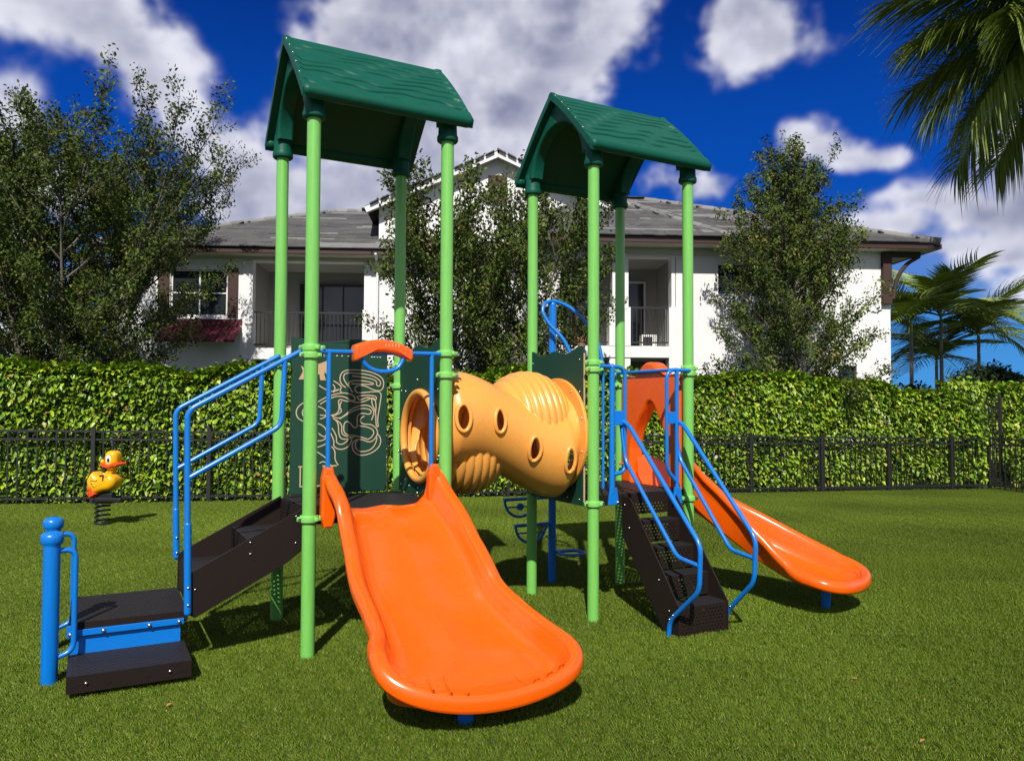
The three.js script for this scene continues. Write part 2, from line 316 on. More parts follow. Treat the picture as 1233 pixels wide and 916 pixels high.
// a moulded slide: section swept along a path, closed by a rounded exit bowl
function slideSection(w, h, rr, ridge) {                                     // half section, from the middle outwards, over the rim and back under
  const p = [[0, ridge], [.06, ridge * .55], [.13, 0], [w * .5, 0], [w * .72, .006], [w * .86, .022], [w * .95, .055 * Math.min(1, h / .15)], [w * 1.0, Math.min(.11, h * .55)], [w + .012, h * .78]];
  const cx = w + .018 + rr, cy = h - rr; for (let k = 0; k <= 10; k++) { const a = Math.PI * (1 - k / 10); p.push([cx + rr * Math.cos(a), cy + rr * Math.sin(a)]); }
  p.push([cx + rr, cy - rr * .5], [cx + rr * .8, cy - rr * .9], [cx + rr * .2, cy - rr * 1.05], [w + .045, Math.min(cy - rr * 1.1, h * .5)], [w + .012, .0], [w * .9, -.022], [w * .5, -.030], [0, -.030]);
  return p;
}
function slide(name, path, front, opt = {}) {
  // path entries: [u, v, y, halfWidth, rimLeft, rimRight]
  const cv = new THREE.CatmullRomCurve3(path.map(p => L(p[0], p[2], p[1]))), n = opt.n || 60, rr = opt.rr || .042, rowsL = [], rowsR = [];
  const lerpP = (t, k) => { const x = t * (path.length - 1), i = Math.min(path.length - 2, Math.floor(x)), f = x - i; const g = q => path[clamp(q, 0, path.length - 1)][k]; const a = g(i - 1), b = g(i), c = g(i + 1), d = g(i + 2); return .5 * (2 * b + (c - a) * f + (2 * a - 5 * b + 4 * c - d) * f * f + (3 * b - a - 3 * c + d) * f * f * f); };
  let last;
  for (let i = 0; i <= n; i++) {
    const t = i / n, c = cv.getPoint(t), f = cv.getTangent(t).setY(0).normalize(), r = V(-f.z, 0, f.x);           // right of travel
    const w = lerpP(t, 3), a = slideSection(w, lerpP(t, 4), rr, opt.ridge || 0), b = slideSection(w, lerpP(t, 5), rr, opt.ridge || 0);
    rowsL.push(a.map(([x, y]) => [c.x - r.x * x, c.y + y, c.z - r.z * x])); rowsR.push(b.map(([x, y]) => [c.x + r.x * x, c.y + y, c.z + r.z * x]));
    last = { c, f, r, w, hl: lerpP(t, 4), hr: lerpP(t, 5) };
  }
  const fan = [], m = 120;
  for (let k = 0; k <= m; k++) {
    const a = Math.PI * k / m, s = Math.sin(a), side = .5 + .5 * Math.cos(a), h0 = last.hl + (last.hr - last.hl) * side, h = h0 + (front.h - h0) * Math.pow(s, 1.4);
    const q = (front.square || 2.4), sq = Math.pow(Math.pow(Math.abs(Math.cos(a)), q) + Math.pow(s, q), -1 / q);
    const ln = Math.cos(a) * sq + s * sq * (front.lean || 0), dx = last.r.x * ln + last.f.x * s * sq * front.len, dz = last.r.z * ln + last.f.z * s * sq * front.len;
    let sec = slideSection(last.w, h, rr, (opt.ridge || 0) * (1 - s));
    fan.push(sec.map(([x, y], j) => {
      let yy = y + (front.drop || 0) * s * Math.min(1, x / last.w);
      if (j > 3 && j < 15) for (const g of front.grooves || []) yy -= .007 * Math.exp(-(((a - g) / .016) ** 2)) * sst(.45, .85, x / last.w);
      return [last.c.x + dx * x, last.c.y + yy, last.c.z + dz * x];
    }));
  }
  const g = merge([gridGeo(rowsL, false, 3), flip(gridGeo(rowsR, false, 3)), gridGeo(fan, false, 3), gridGeo([rowsL[0].slice(0, 14), rowsL[0].slice(14).reverse().concat(Array(14).fill(rowsL[0][14])).slice(0, 14)]), gridGeo([rowsR[0].slice(0, 14), rowsR[0].slice(14).reverse().concat(Array(14).fill(rowsR[0][14])).slice(0, 14)])]);
  return g;
}
{ // the wide front slide
  const s = group('wide_slide', play); s.userData.label = 'wide orange slide with rounded exit lip';
  const g = slide('wide_slide', [[.53, .01, DECK + .004, .335, .27, .26], [.54, -.09, .955, .345, .25, .23], [.57, -.28, .82, .355, .205, .19], [.58, -.50, .63, .368, .18, .175], [.578, -.76, .43, .388, .18, .18], [.60, -1.0, .30, .422, .185, .205], [.612, -1.22, .21, .468, .185, .245], [.592, -1.42, .160, .498, .195, .262]], { h: .052, len: .46, square: 2.6, drop: -.006, grooves: [.62, .80, 1.0, 2.05, 2.25, 2.45] }, { ridge: .014, rr: .048, n: 90 });
  mesh('slide_bed', g, M.orange, s);
  for (const du of [-.36, -.27, -.18, .24, .33, .42]) {                     // moulded ribs running over the exit lip
    const c = -du / .564, sn = Math.pow(1 - Math.pow(Math.abs(c), 2.6), 1 / 2.6), a = Math.atan2(sn, c), side = .5 + .5 * Math.cos(a), h0 = .195 + (.262 - .195) * side, h = h0 + (.052 - h0) * Math.pow(Math.sin(a), 1.4), vr = -1.42 - .259 * sn, u = .592 + du;
    mesh('lip_rib', spline([L(u - .03 * Math.sign(du), .196, -1.28), L(u - .01 * Math.sign(du), .172, -1.38), L(u, .162, vr + .12), L(u, .166 + h * .25, vr + .066), L(u, .16 + h * .72, vr + .046), L(u, .16 + h - .008, vr + .022), L(u, .16 + h, vr)], .0055, 26, 6), M.orange, s);
  }
  // entry horns that grip the bars of the arch
  for (const [u, k] of [[.125, 1], [.895, -1]]) {
    mesh('entry_horn', extrude([[-.03, .86], [.03, .86], [.05, .93], [.046, 1.2], [.03, 1.27], [-.03, 1.27], [-.046, 1.2], [-.05, .93]], .075, .018, [], 3).translate(u - .005 * k, 0, -.02), M.orange, s);
  }
  mesh('support_post', cyl(.045, .20, .50, gl(.5, -1.45) - .1, 1.45, 16), M.blue, s);
}
{ // the curved slide on the far side
  const s = group('curved_slide', play); s.userData.label = 'narrow curved orange slide with tall hood';
  const g = slide('curved_slide', [[3.30, .43, DECK - .02, .25, .28, .28], [3.46, .43, .92, .25, .30, .32], [3.66, .38, .77, .25, .31, .36], [3.88, .25, .60, .255, .31, .37], [4.08, .05, .43, .265, .29, .33], [4.22, -.18, .30, .285, .26, .26], [4.31, -.40, .215, .305, .22, .185], [4.36, -.58, .180, .318, .17, .13]], { h: .065, len: .74, square: 3.0, drop: -.015 }, { rr: .050, n: 80 });
  mesh('slide_bed', g, M.orange, s);
  mesh('support_post', cyl(.04, .245, 4.40, gl(4.4, -.5) - .1, .56, 16), M.blue, s);
  // hood: a tall moulded frame with an arched way through
  const o = new THREE.Shape(); o.moveTo(.06, .96); o.lineTo(.06, 1.90); o.bezierCurveTo(.06, 2.0, .10, 2.0, .2, 1.98); o.bezierCurveTo(.33, 1.96, .34, 2.11, .48, 2.11); o.bezierCurveTo(.62, 2.11, .63, 1.96, .76, 1.98); o.bezierCurveTo(.84, 2.0, .90, 2.0, .90, 1.90); o.lineTo(.90, .96); o.lineTo(.74, .96); o.lineTo(.74, 1.30); o.bezierCurveTo(.72, 1.48, .62, 1.56, .52, 1.70); o.bezierCurveTo(.46, 1.78, .40, 1.72, .36, 1.62); o.bezierCurveTo(.30, 1.5, .22, 1.45, .20, 1.30); o.lineTo(.20, .96);
  mesh('hood', extrude(o, .15, .03, [], 4, 16).rotateY(Math.PI / 2).translate(3.235, 0, .03), M.orange, s);
  mesh('hood_lip', rbox(.03, .02, .16, .008, 3.225, 1.14, -.79), M.orange, s);
}

// crawl tunnel: a smooth snaking band with a ribbed swelling above and one below
{
  const t = group('crawl_tunnel', play); t.userData.label = 'yellow-orange crawl tunnel with ribs and oval portholes';
  const n = 230, m = 220, AY = 1.455, AV = .45, u0 = 1.0, u1 = 2.262, rows = [];
  const circ = (d0, d1, oy, ov, rho) => { const b = d0 * oy + d1 * ov, q = rho * rho - oy * oy - ov * ov + b * b; return q > 0 ? b + Math.sqrt(q) : 0; };
  const surf = (s, ph) => {
    const u = u0 + (u1 - u0) * s, dy = Math.sin(ph), dv = -Math.cos(ph), k = sst(.22, .90, s);
    const off = .135 - .275 * k, rho = .372 + .025 * Math.cos(s * 6.283) + .0 * s;
    let r = circ(dy, dv, off * (1 - .9 * sst(.9, 1, s)) * (1 - .3 * sst(.1, 0, s)), -.075 * sst(0, .12, s) * sst(1, .88, s), rho);
    const ball = (uc, len, oy, rad) => { const x = (u - uc) / len; if (Math.abs(x) >= 1) return 0; const rib = .020 * Math.pow(Math.abs(Math.sin((u + .04 * dy) * Math.PI / .068)), .7); return circ(dy, dv, oy, .045, rad * Math.pow(1 - x * x, .42) + rib - .006); };
    r = Math.max(r, ball(1.95, .37, .10, .425), ball(1.36, .37, -.09, .375));
    return [u, AY + dy * r, -(AV + dv * r)];
  };
  for (let i = 0; i <= n; i++) { const a = []; for (let j = 0; j < m; j++) a.push(surf(i / n, j / m * 2 * Math.PI)); rows.push(a); }
  const ports = [[.115, .155, .052, .098], [.37, .12, .045, .088], [.62, -.10, .046, .092], [.865, -.20, .040, .096]].map(([s, y, a, b]) => {
    let best = 0, bd = 9; for (let j = -m / 4; j < m / 4; j++) { const ph = j / m * 2 * Math.PI, p = surf(s, ph); if (Math.abs(p[1] - AY - y) < bd) { bd = Math.abs(p[1] - AY - y); best = ph; } }
    return { s, ph: best, p: surf(s, best), a, b };
  });
  const skip = (i, j) => { const c = rows[i][j]; return ports.some(q => Math.abs(c[0] - q.p[0]) < q.a && -c[2] < AV && ((c[0] - q.p[0]) / q.a) ** 2 + ((c[1] - q.p[1]) / q.b) ** 2 < 1); };
  mesh('tunnel_shell', flip(gridGeo(rows, true, 4, skip)), M.tunnel, t);
  for (const q of ports) {                                                   // moulded ring round each porthole, lying on the shell
    const pts = []; for (let k = 0; k < 40; k++) {
      const a = k / 40 * 6.2832, uu = q.p[0] + (q.a + .004) * Math.cos(a), yy = q.p[1] + (q.b + .004) * Math.sin(a);
      let best, bd = 9; for (let z = -60; z <= 60; z++) { const p = surf((uu - u0) / (u1 - u0), q.ph + z * .012); if (Math.abs(p[1] - yy) < bd) { bd = Math.abs(p[1] - yy); best = p; } }
      pts.push(V(uu, yy, best[2] + .006));
    }
    mesh('porthole_ring', spline(pts, .016, 80, 8, true), M.tunnel, t);
  }
  // flanges bolted to the panels
  const ring = (ro, ri, x) => { const s = new THREE.Shape(); s.absarc(0, 0, ro, 0, Math.PI * 2); const h = new THREE.Path(); h.absarc(0, 0, ri, 0, Math.PI * 2, true); s.holes.push(h); return new THREE.ExtrudeGeometry(s, { depth: .018, bevelEnabled: true, bevelSize: .006, bevelThickness: .006, bevelSegments: 2, curveSegments: 48 }).rotateY(Math.PI / 2).translate(x, AY, -AV); };
  mesh('flange', ring(.475, .34, 2.232), M.tunnel, t); mesh('flange', ring(.44, .35, 1.012), M.tunnel, t);
  mesh('flange', new THREE.TorusGeometry(.345, .030, 12, 48).rotateY(Math.PI / 2).translate(.968, AY, -AV), M.tunnel, t);
  const b = []; for (const x of [2.225, .955]) for (let k = 0; k < 10; k++) { const a = k / 10 * 6.2832 + .3; b.push(V(x, AY + .445 * Math.sin(a), -AV - .445 * Math.cos(a))); }
  bolted(b, t, .009);
}

// dark green panels that carry the tunnel ends
function endPanel(u, hole, y0, y1) {
  const s = new THREE.Shape(); s.moveTo(.06, y0); s.lineTo(.94, y0); s.lineTo(.94, y1 - .02);
  for (let k = 0; k <= 30; k++) { const v = .94 - .88 * k / 30; s.lineTo(v, y1 + .022 * Math.sin(v * 15) + .012 * Math.sin(v * 7 + 1)); }
  s.lineTo(.06, y0); const h = new THREE.Path(); h.absarc(.45, 1.455, hole, 0, Math.PI * 2, true); s.holes.push(h);
  const g = group('end_panel', play);
  mesh('panel_board', extrude(s, .020, .003, [], 1, 48).rotateY(Math.PI / 2).translate(u, 0, 0), M.panel, g);
  mesh('panel_edge', box(.014, y1 - y0 - .06, .004, u + .01, (y0 + y1) / 2, -.0565), M.tan, g);
  const b = []; for (const v of [.11, .89]) for (const y of [y0 + .05, y0 + .3, y1 - .35, y1 - .08]) b.push(V(u - .001, y, -v)); for (const v of [.3, .5, .7]) b.push(V(u - .001, y0 + .05, -v));
  bolted(b, g, .008);
}
endPanel(.985, .345, .99, 2.17); endPanel(2.258, .35, .875, 2.165);

// maze panel: routed tan lines in dark green board
{
  const cw = 768, ch = 1283, cvs = document.createElement('canvas'); cvs.width = cw; cvs.height = ch; const x = cvs.getContext('2d');
  x.fillStyle = 'rgb(6,58,42)'; x.fillRect(0, 0, cw, ch);
  { const R = rng(9); for (let k = 0; k < 2600; k++) { x.fillStyle = `rgba(${R() < .5 ? '20,80,62' : '2,46,32'},.16)`; x.fillRect(R() * cw, R() * ch, 1 + R() * 3, 1 + R() * 6); } }
  x.setTransform(cw / 735, 0, 0, ch / 1228, -85 * cw / 735, 5 * ch / 1228);
  x.strokeStyle = 'rgb(188,166,138)'; x.fillStyle = 'rgb(192,158,120)'; x.lineWidth = 9; x.lineCap = 'round'; x.lineJoin = 'round';
  const curve = a => { x.beginPath(); x.moveTo(a[0], a[1]); for (let i = 2; i < a.length - 2; i += 2) x.quadraticCurveTo(a[i], a[i + 1], i + 4 >= a.length ? a[i + 2] : (a[i] + a[i + 2]) / 2, i + 4 >= a.length ? a[i + 3] : (a[i + 1] + a[i + 3]) / 2); x.stroke(); };
  const lines = [
    [490, 360, 440, 330, 455, 225, 560, 210, 700, 225, 800, 280, 790, 385, 720, 385, 640, 340, 565, 345, 565, 410, 690, 395, 780, 390, 770, 480, 745, 640, 760, 690, 735, 690, 735, 560, 700, 500, 700, 455],
    [525, 365, 470, 300, 480, 240, 560, 240, 690, 250, 775, 300, 765, 350, 735, 340, 740, 300, 660, 275, 545, 265],
    [545, 400, 500, 330, 545, 300, 660, 305, 720, 325, 700, 335, 600, 330, 540, 330],
    [580, 440, 600, 425, 740, 425, 735, 470, 700, 450, 660, 440, 600, 470, 590, 450, 580, 440],
    [285, 480, 340, 440, 470, 400, 560, 425, 570, 470, 500, 480, 430, 450, 450, 560, 390, 600, 300, 590],
    [300, 500, 380, 440, 480, 430, 560, 490, 640, 480, 720, 430, 740, 520, 730, 570],
    [460, 480, 440, 520, 470, 560, 420, 590, 380, 600, 440, 620, 480, 600, 560, 520, 680, 500, 730, 570, 700, 630],
    [450, 620, 540, 560, 620, 530, 700, 545, 690, 590, 620, 570, 580, 600, 590, 690, 560, 700, 520, 640, 480, 650, 480, 750, 560, 760, 640, 780, 680, 800, 730, 740, 690, 690, 600, 680],
    [640, 600, 600, 620, 625, 670, 700, 665, 755, 720, 740, 780, 690, 825, 620, 790, 560, 800, 540, 860, 590, 930, 690, 920, 770, 860, 780, 780, 750, 750],
    [590, 795, 560, 840, 600, 900, 690, 890, 740, 830, 745, 780],
    [400, 620, 440, 640, 440, 760, 480, 800, 540, 780], [420, 630, 470, 660, 460, 740, 500, 770, 560, 775],
    [390, 700, 430, 760, 420, 820, 480, 840, 520, 790], [380, 740, 410, 800, 400, 850, 460, 880, 530, 850, 545, 790],
    [290, 350, 360, 400, 430, 390, 440, 370, 400, 400], [400, 310, 470, 350, 440, 390, 460, 400], [395, 340, 420, 370, 400, 390],
    [285, 520, 340, 540, 350, 610, 300, 620], [285, 660, 340, 680, 350, 760, 320, 770, 290, 740], [285, 800, 330, 800, 350, 760, 350, 700], [285, 850, 350, 830, 370, 800],
    [175, 490, 120, 520, 120, 620, 175, 640], [175, 540, 155, 570, 175, 600], [390, 850, 420, 880, 410, 960, 440, 1000], [280, 890, 340, 930, 380, 990, 400, 1050], [300, 980, 330, 960, 360, 1000, 340, 1040],
  ];
  lines.forEach(curve);
  const poly = a => { x.beginPath(); for (let i = 0; i < a.length; i += 2) x[i ? 'lineTo' : 'moveTo'](a[i], a[i + 1]); x.closePath(); x.fill(); };
  poly([133, 302, 150, 270, 165, 235, 150, 190, 185, 215, 215, 165, 250, 175, 290, 170, 345, 145, 350, 200, 360, 235, 345, 265, 330, 235, 325, 255, 340, 305, 295, 305, 290, 260, 240, 255, 190, 262, 185, 302]);   // a knight's horse
  x.fillRect(150, 1010, 10, 160); x.fillRect(330, 1010, 10, 160); x.fillRect(140, 1000, 30, 12); x.fillRect(320, 1000, 110, 12); x.fillRect(150, 1160, 190, 10);                                            // castle outline
  x.fillStyle = 'rgb(214,205,190)'; for (const [a, w] of [[415, 14], [455, 12], [505, 16], [690, 14], [712, 12], [738, 10], [760, 12]]) x.fillRect(a, 96, w, 8);                                      // the line of small print at the top
  const tex = new THREE.CanvasTexture(cvs); tex.colorSpace = THREE.SRGBColorSpace;
  const g = group('maze_panel', play); g.userData.label = 'dark green activity panel with routed tan maze';
  const s = new THREE.Shape(); s.moveTo(.085, DECK + .008); s.lineTo(.885, DECK + .008); s.lineTo(.885, 2.235); for (let k = 0; k <= 20; k++) { const u = .885 - .8 * k / 20; s.lineTo(u, 2.225 + .018 * Math.sin(u * 11 + 1)); } s.lineTo(.085, DECK + .008);
  mesh('panel_board', extrude(s, .02, .003, [], 1).translate(0, 0, -.998), M.panel, g);
  const face = new THREE.PlaneGeometry(.79, 1.218).translate(.485, DECK + .015 + .609, -.9755);
  mesh('maze_print', face, new THREE.MeshStandardMaterial({ map: tex, roughness: .6 }), g);
}

// the arch of bars over the wide slide, with its sit-down handle
{
  const a = group('entry_bar', play), v = -.02;
  mesh('cross_bar', pipe([L(.02, 2.062, v), L(.98, 2.075, v)], .0165), M.blue, a);
  for (const u of [.118, .878]) mesh('upright_bar', pipe([L(u, 1.22, v), L(u, 2.065, v)], .0165), M.blue, a);
  mesh('loop_handle', spline([L(.33, 2.06, v - .02), L(.37, 1.98, v - .02), L(.44, 1.94, v - .02), L(.53, 1.935, v - .02), L(.61, 1.965, v - .02), L(.665, 2.06, v - .02)], .017, 40, 10), M.blue, a);
  const s = new THREE.Shape(); s.moveTo(-.215, -.055); s.bezierCurveTo(-.225, 0, -.22, .045, -.205, .05); s.bezierCurveTo(-.12, .085, -.05, .095, .02, .09); s.bezierCurveTo(.1, .085, .17, .05, .21, .03); s.bezierCurveTo(.225, .01, .22, -.03, .21, -.055); s.bezierCurveTo(.15, -.04, .12, -.005, .02, .0); s.bezierCurveTo(-.08, .005, -.14, -.015, -.17, -.05); s.bezierCurveTo(-.19, -.07, -.21, -.07, -.215, -.055);
  mesh('pod_handle', extrude(s, .12, .03, [], 4, 16).translate(.5, 2.068, -v - .06), M.orange, a);
  for (let k = 0; k < 5; k++) mesh('pod_slot', rbox(.008, .022, .006, .002, .5 + .005 + k * .024, 2.118, -v + .0600).rotateX(0), M.tan, a);
}

// stair builder along a direction: side walls, perforated treads and risers

{ // left stair down to the transfer platform (runs in -u)
  const s = group('left_stair', play); s.userData.label = 'dark brown two-step stair down to the transfer platform';
  const side = [[0, .99], [-.70, .625], [-.735, .60], [-.735, .345], [-.70, .315], [-.36, .49], [-.12, .615], [-.02, .69], [0, .70]];
  for (const v of [.13, .90]) mesh('side_wall', extrude(side, .012, .003, [], 1).translate(0, 0, -v - .006), M.brown, s);
  for (const [u, y] of [[-.36, .775], [-.72, .565]]) { const t = perf(.36, .75, .006, .034, .03, .02, .014, .03); mesh('tread', t.rotateX(-Math.PI / 2).translate(u, y - .006, -.140), M.deckTop, s); }
  for (const [u, y] of [[-.001, .775], [-.361, .565], [-.721, .362]]) { const t = perf(.75, .20, .006, .034, .03, .02, .014, .03); mesh('riser', t.rotateY(Math.PI / 2).translate(u - .006, y, -.140), M.brown, s); }
  bolted([L(-.06, .93, .121), L(-.06, .75, .121), L(-.36, .70, .121), L(-.36, .775, .121), L(-.70, .50, .121)], s, .008);
}
for (const [v, lab] of [[.115, 0], [.915, 1]]) {
  const h = group('stair_rail', play);
  mesh('rail_tube', pipe([L(-.745, .38 + lab * .22, v), L(-.765, 1.655, v), L(-.03, 2.075, v)], .0195, .055), M.blue, h);
  mesh('rail_tube', pipe([L(-.15, 2.0, v), L(-.168, 1.555, v), L(-.752, 1.22, v)], .018, .06), M.blue, h);
  mesh('rail_sleeve', pipe([L(-.743, .36 + lab * .22, v), L(-.752, .92, v)], .0235), M.blue, h);
  bolted([L(-.743, .41 + lab * .2, v - .022), L(-.745, .52 + lab * .2, v - .022)], h, .010);
}
{ // transfer platform with lower step
  const t = group('transfer_platform', play); t.userData.label = 'low brown transfer platform with blue riser and lower step';
  const tread = (u0, v0, w, d, y, hgt) => {
    const g = perf(w, d, .006, .038, .03, .022, .012, .035).rotateX(-Math.PI / 2).translate(u0, y - .006, -v0); mesh('tread', g, M.deckTop, t);
    mesh('tread_skirt', box(w, hgt, .006, u0 + w / 2, y - .0065 - hgt / 2, -v0 - .003), M.brown, t); mesh('tread_skirt', box(w, hgt, .006, u0 + w / 2, y - .0065 - hgt / 2, -v0 - d + .003), M.brown, t);
    mesh('tread_skirt', box(.006, hgt, d - .014, u0 + .003, y - .0065 - hgt / 2, -v0 - d / 2), M.brown, t); mesh('tread_skirt', box(.006, hgt, d - .014, u0 + w - .003, y - .0065 - hgt / 2, -v0 - d / 2), M.brown, t);
  };
  tread(-1.41, .215, .678, .72, .352, .065); tread(-1.41, -.21, .66, .44, .155, .095);
  mesh('blue_riser', rbox(.625, .155, .012, .003, -1.085, .222, -.232), M.blue, t);
  mesh('riser_flange', rbox(.655, .038, .014, .003, -1.083, .288, -.205), M.blue, t);
  mesh('riser_flange', rbox(.05, .075, .016, .004, -1.395, .300, -.203), M.blue, t);
  for (const [u, v] of [[-1.36, .86], [-.82, .86], [-1.36, .30], [-.82, .30]]) mesh('platform_leg', cyl(.022, .33, u, gl(u, v) - .03, -v, 10), M.brown, t);
  bolted([L(-1.40, .285, .192), L(-1.22, .288, .195), L(-.96, .288, .195), L(-.785, .288, .195)], t, .014);
  bolted([L(-1.31, .105, -.214), L(-.87, .105, -.214)], t, .010);
  for (const [u, w] of [[-1.365, .035], [-1.2, .03], [-.99, .03], [-.79, .026]]) mesh('drain_slot', box(w, .014, .003, u, .095, .2112), M.ink, t);
  // grip posts with loop rails
  for (const [u, v, top] of [[-1.505, .145, .93], [-1.525, .86, .925]]) {
    mesh('grip_post', new THREE.LatheGeometry([[.001, gl(u, v) - .12], [.046, gl(u, v) - .12], [.046, top - .085], [.058, top - .075], [.063, top - .055], [.063, top - .03], [.055, top - .012], [.03, top], [.001, top]].map(p => new THREE.Vector2(...p)), 24).translate(u, 0, -v), M.blue, t);
    const k = v < .5 ? 0 : .0;
    mesh('grip_loop', pipe([L(u + .02, top - .12 + k, v), L(u + .125, top - .12 + k, v + .01), L(u + .125, .20, v + .01), L(u + .02, .165, v)], .0165, .10), M.blue, t);
  }
}
{ // right stair (runs towards -v)
  const s = group('right_stair', play); s.userData.label = 'steep dark brown perforated stair on the second tower';
  const ua = 2.60, ub = 3.085, y0 = gl(2.85, -.73);
  const side = [[-.01, .955], [-.13, .945], [-.735, .185], [-.735, y0 - .005], [-.56, y0 - .005], [-.02, .62], [-.01, .75]];          // (v, y)
  for (const u of [ua, ub]) mesh('side_wall', extrude(side, .010, .003, [], 1).rotateY(Math.PI / 2).translate(u - .005, 0, 0), M.brown, s);
  const steps = [[.755, -.175], [.565, -.345], [.375, -.52], [.185, -.725]];
  let pv = -.02;
  steps.forEach(([y, v], i) => {
    const d = pv - v; mesh('tread', perf(ub - ua - .016, d, .006, .034, .028, .020, .013, .03).rotateX(-Math.PI / 2).translate(ua + .008, y - .006, -v - .0), M.deckTop, s);
    const top = y - .0065, bot = i < 3 ? steps[i + 1][0] + .014 : y0 + .0; mesh('riser', perf(ub - ua - .016, top - bot, .006, .034, .026, .020, .013, .032).translate(ua + .008, bot, -v - .006), M.brown, s);
    pv = v + .0;
  });
  mesh('riser', perf(ub - ua - .016, .15, .006, .034, .026, .020, .013, .032).translate(ua + .008, .79, .014), M.brown, s);
  bolted([L(2.594, .88, -.06), L(2.594, .7, -.12), L(2.594, .35, -.5), L(2.594, .14, -.62)], s, .008);
  for (const [u, sg] of [[2.555, 0], [3.128, 1]]) {
    const h = group('stair_rail', play), g0 = gl(u, -.66) - .04;
    mesh('rail_tube', pipe([L(u, g0, -.655), L(u, .085, -.675), L(u, .37, -1.0 + sg * .035), L(u, .70, -1.015 + sg * .03), L(u, 1.55, -.16), L(u, 1.592, -.02), L(u, 1.592, .02)], .0185, .07, 90), M.blue, h);
    mesh('rail_tube', pipe([L(u, 1.56, -.06), L(u, 1.25, -.12), L(u, .575, -.76 + sg * .04), L(u, .55, -1.0 + sg * .035)], .0165, .06, 70), M.blue, h);
    bolted([L(u - .018, .10, -.69), L(u - .018, .14, -.73)], h, .008);
    // barrier loop beside the entrance
    const a = sg ? u - .05 : u - .055, b = sg ? u + .05 : RU + .04, w = sg ? RU + .96 : 0, lp = group('barrier_loop', play);
    if (!sg) {
      mesh('loop_tube', pipe([L(RU + .03, 2.022, -.10), L(2.565, 2.02, -.10), L(2.565, 1.16, -.10), L(2.45, 1.14, -.10)], .0165, .09), M.blue, lp);
      mesh('upright_bar', pipe([L(2.435, .99, -.10), L(2.435, 2.02, -.10)], .024), M.blue, lp);
      mesh('upright_bar', pipe([L(2.375, 1.03, -.06), L(2.375, 2.0, -.06)], .012), M.blue, lp);
      mesh('foot_plate', extrude([[-.03, .08], [.03, .08], [.045, .0], [.05, -.06], [-.05, -.06], [-.045, 0]], .02, .004).translate(2.44, .955, .10), M.blue, lp);
      mesh('rail_plate', rbox(.10, .12, .012, .004, 2.50, 1.60, .10), M.blue, lp); bolted([L(2.475, .915, -.125)], lp, .012);
    } else {
      mesh('loop_tube', pipe([L(RU + .97, 2.01, -.10), L(3.005, 2.01, -.10), L(3.005, 1.16, -.10), L(3.10, 1.06, -.10)], .0165, .09), M.blue, lp);
      mesh('upright_bar', pipe([L(3.115, .93, -.10), L(3.115, 2.0, -.10)], .019), M.blue, lp);
      mesh('foot_plate', extrude([[-.03, .08], [.03, .08], [.045, .0], [.05, -.06], [-.05, -.06], [-.045, 0]], .02, .004).translate(3.11, .93, .10), M.blue, lp);
      mesh('rail_plate', rbox(.10, .10, .012, .004, 3.06, 1.60, .10), M.blue, lp);
    }
  }
  mesh('hood_bar', pipe([L(3.22, 2.02, .02), L(3.22, 2.02, .90)], .0165), M.blue, play);
}
{ // climber with loop steps behind the second tower
  const c = group('loop_climber', play); c.userData.label = 'blue pole climber with loop steps behind the second tower';
  const v = 1.28, u = 2.705;
  mesh('pole', pipe([L(u, gl(u, v) - .1, v), L(u, 2.70, v)], .038, .05, 10, 16), M.blue, c);
  mesh('grab_arch', spline([L(2.80, 2.10, 1.02), L(2.72, 2.34, 1.10), L(2.60, 2.52, 1.2), L(2.565, 2.63, 1.24), L(2.61, 2.71, 1.26), L(2.71, 2.735, 1.27), L(2.84, 2.69, 1.22), L(2.96, 2.57, 1.14), L(3.04, 2.42, 1.06), L(3.08, 2.25, 1.0), L(3.10, 2.0, .97)], .019, 70, 10), M.blue, c);
  const step = (y, dir, len, arc) => {
    const g = group('loop_step', c), e = u + dir * len;
    mesh('step_bar', rbox(len, .03, .05, .01, u + dir * len / 2, y, -v), M.blue, g);
    if (arc) { const pts = []; for (let k = 0; k <= 14; k++) { const a = Math.PI * k / 14; pts.push(L(e - dir * .18 + .17 * Math.cos(a), y - .17 * Math.sin(a), v)); } mesh('step_loop', spline(pts, .014, 30, 8), M.blue, g); mesh('step_bar', pipe([L(e - dir * .34, y - .075, v), L(e - dir * .02, y - .075, v)], .008), M.blue, g); mesh('step_disc', cyl(.035, .024, 0, -.012, 0, 16).rotateX(Math.PI / 2).translate(e - dir * .18, y - .075, -v), M.blue, g); }
    else { const pts = []; for (let k = 0; k <= 18; k++) { const a = Math.PI * 2 * k / 18; pts.push(L(e - dir * .13 + .13 * Math.cos(a), y, v - .12 + .12 * Math.sin(a))); } mesh('step_loop', spline(pts, .014, 40, 8), M.blue, g); }
  };
  step(.80, -1, .54, true); step(.545, -1, .42, true); step(.26, 1, .28, false); step(1.1, 1, .30, false); step(1.4, -1, .40, true);
  mesh('top_link', pipe([L(u, 2.05, v), L(u + .1, 2.05, .98)], .018), M.blue, c);
}

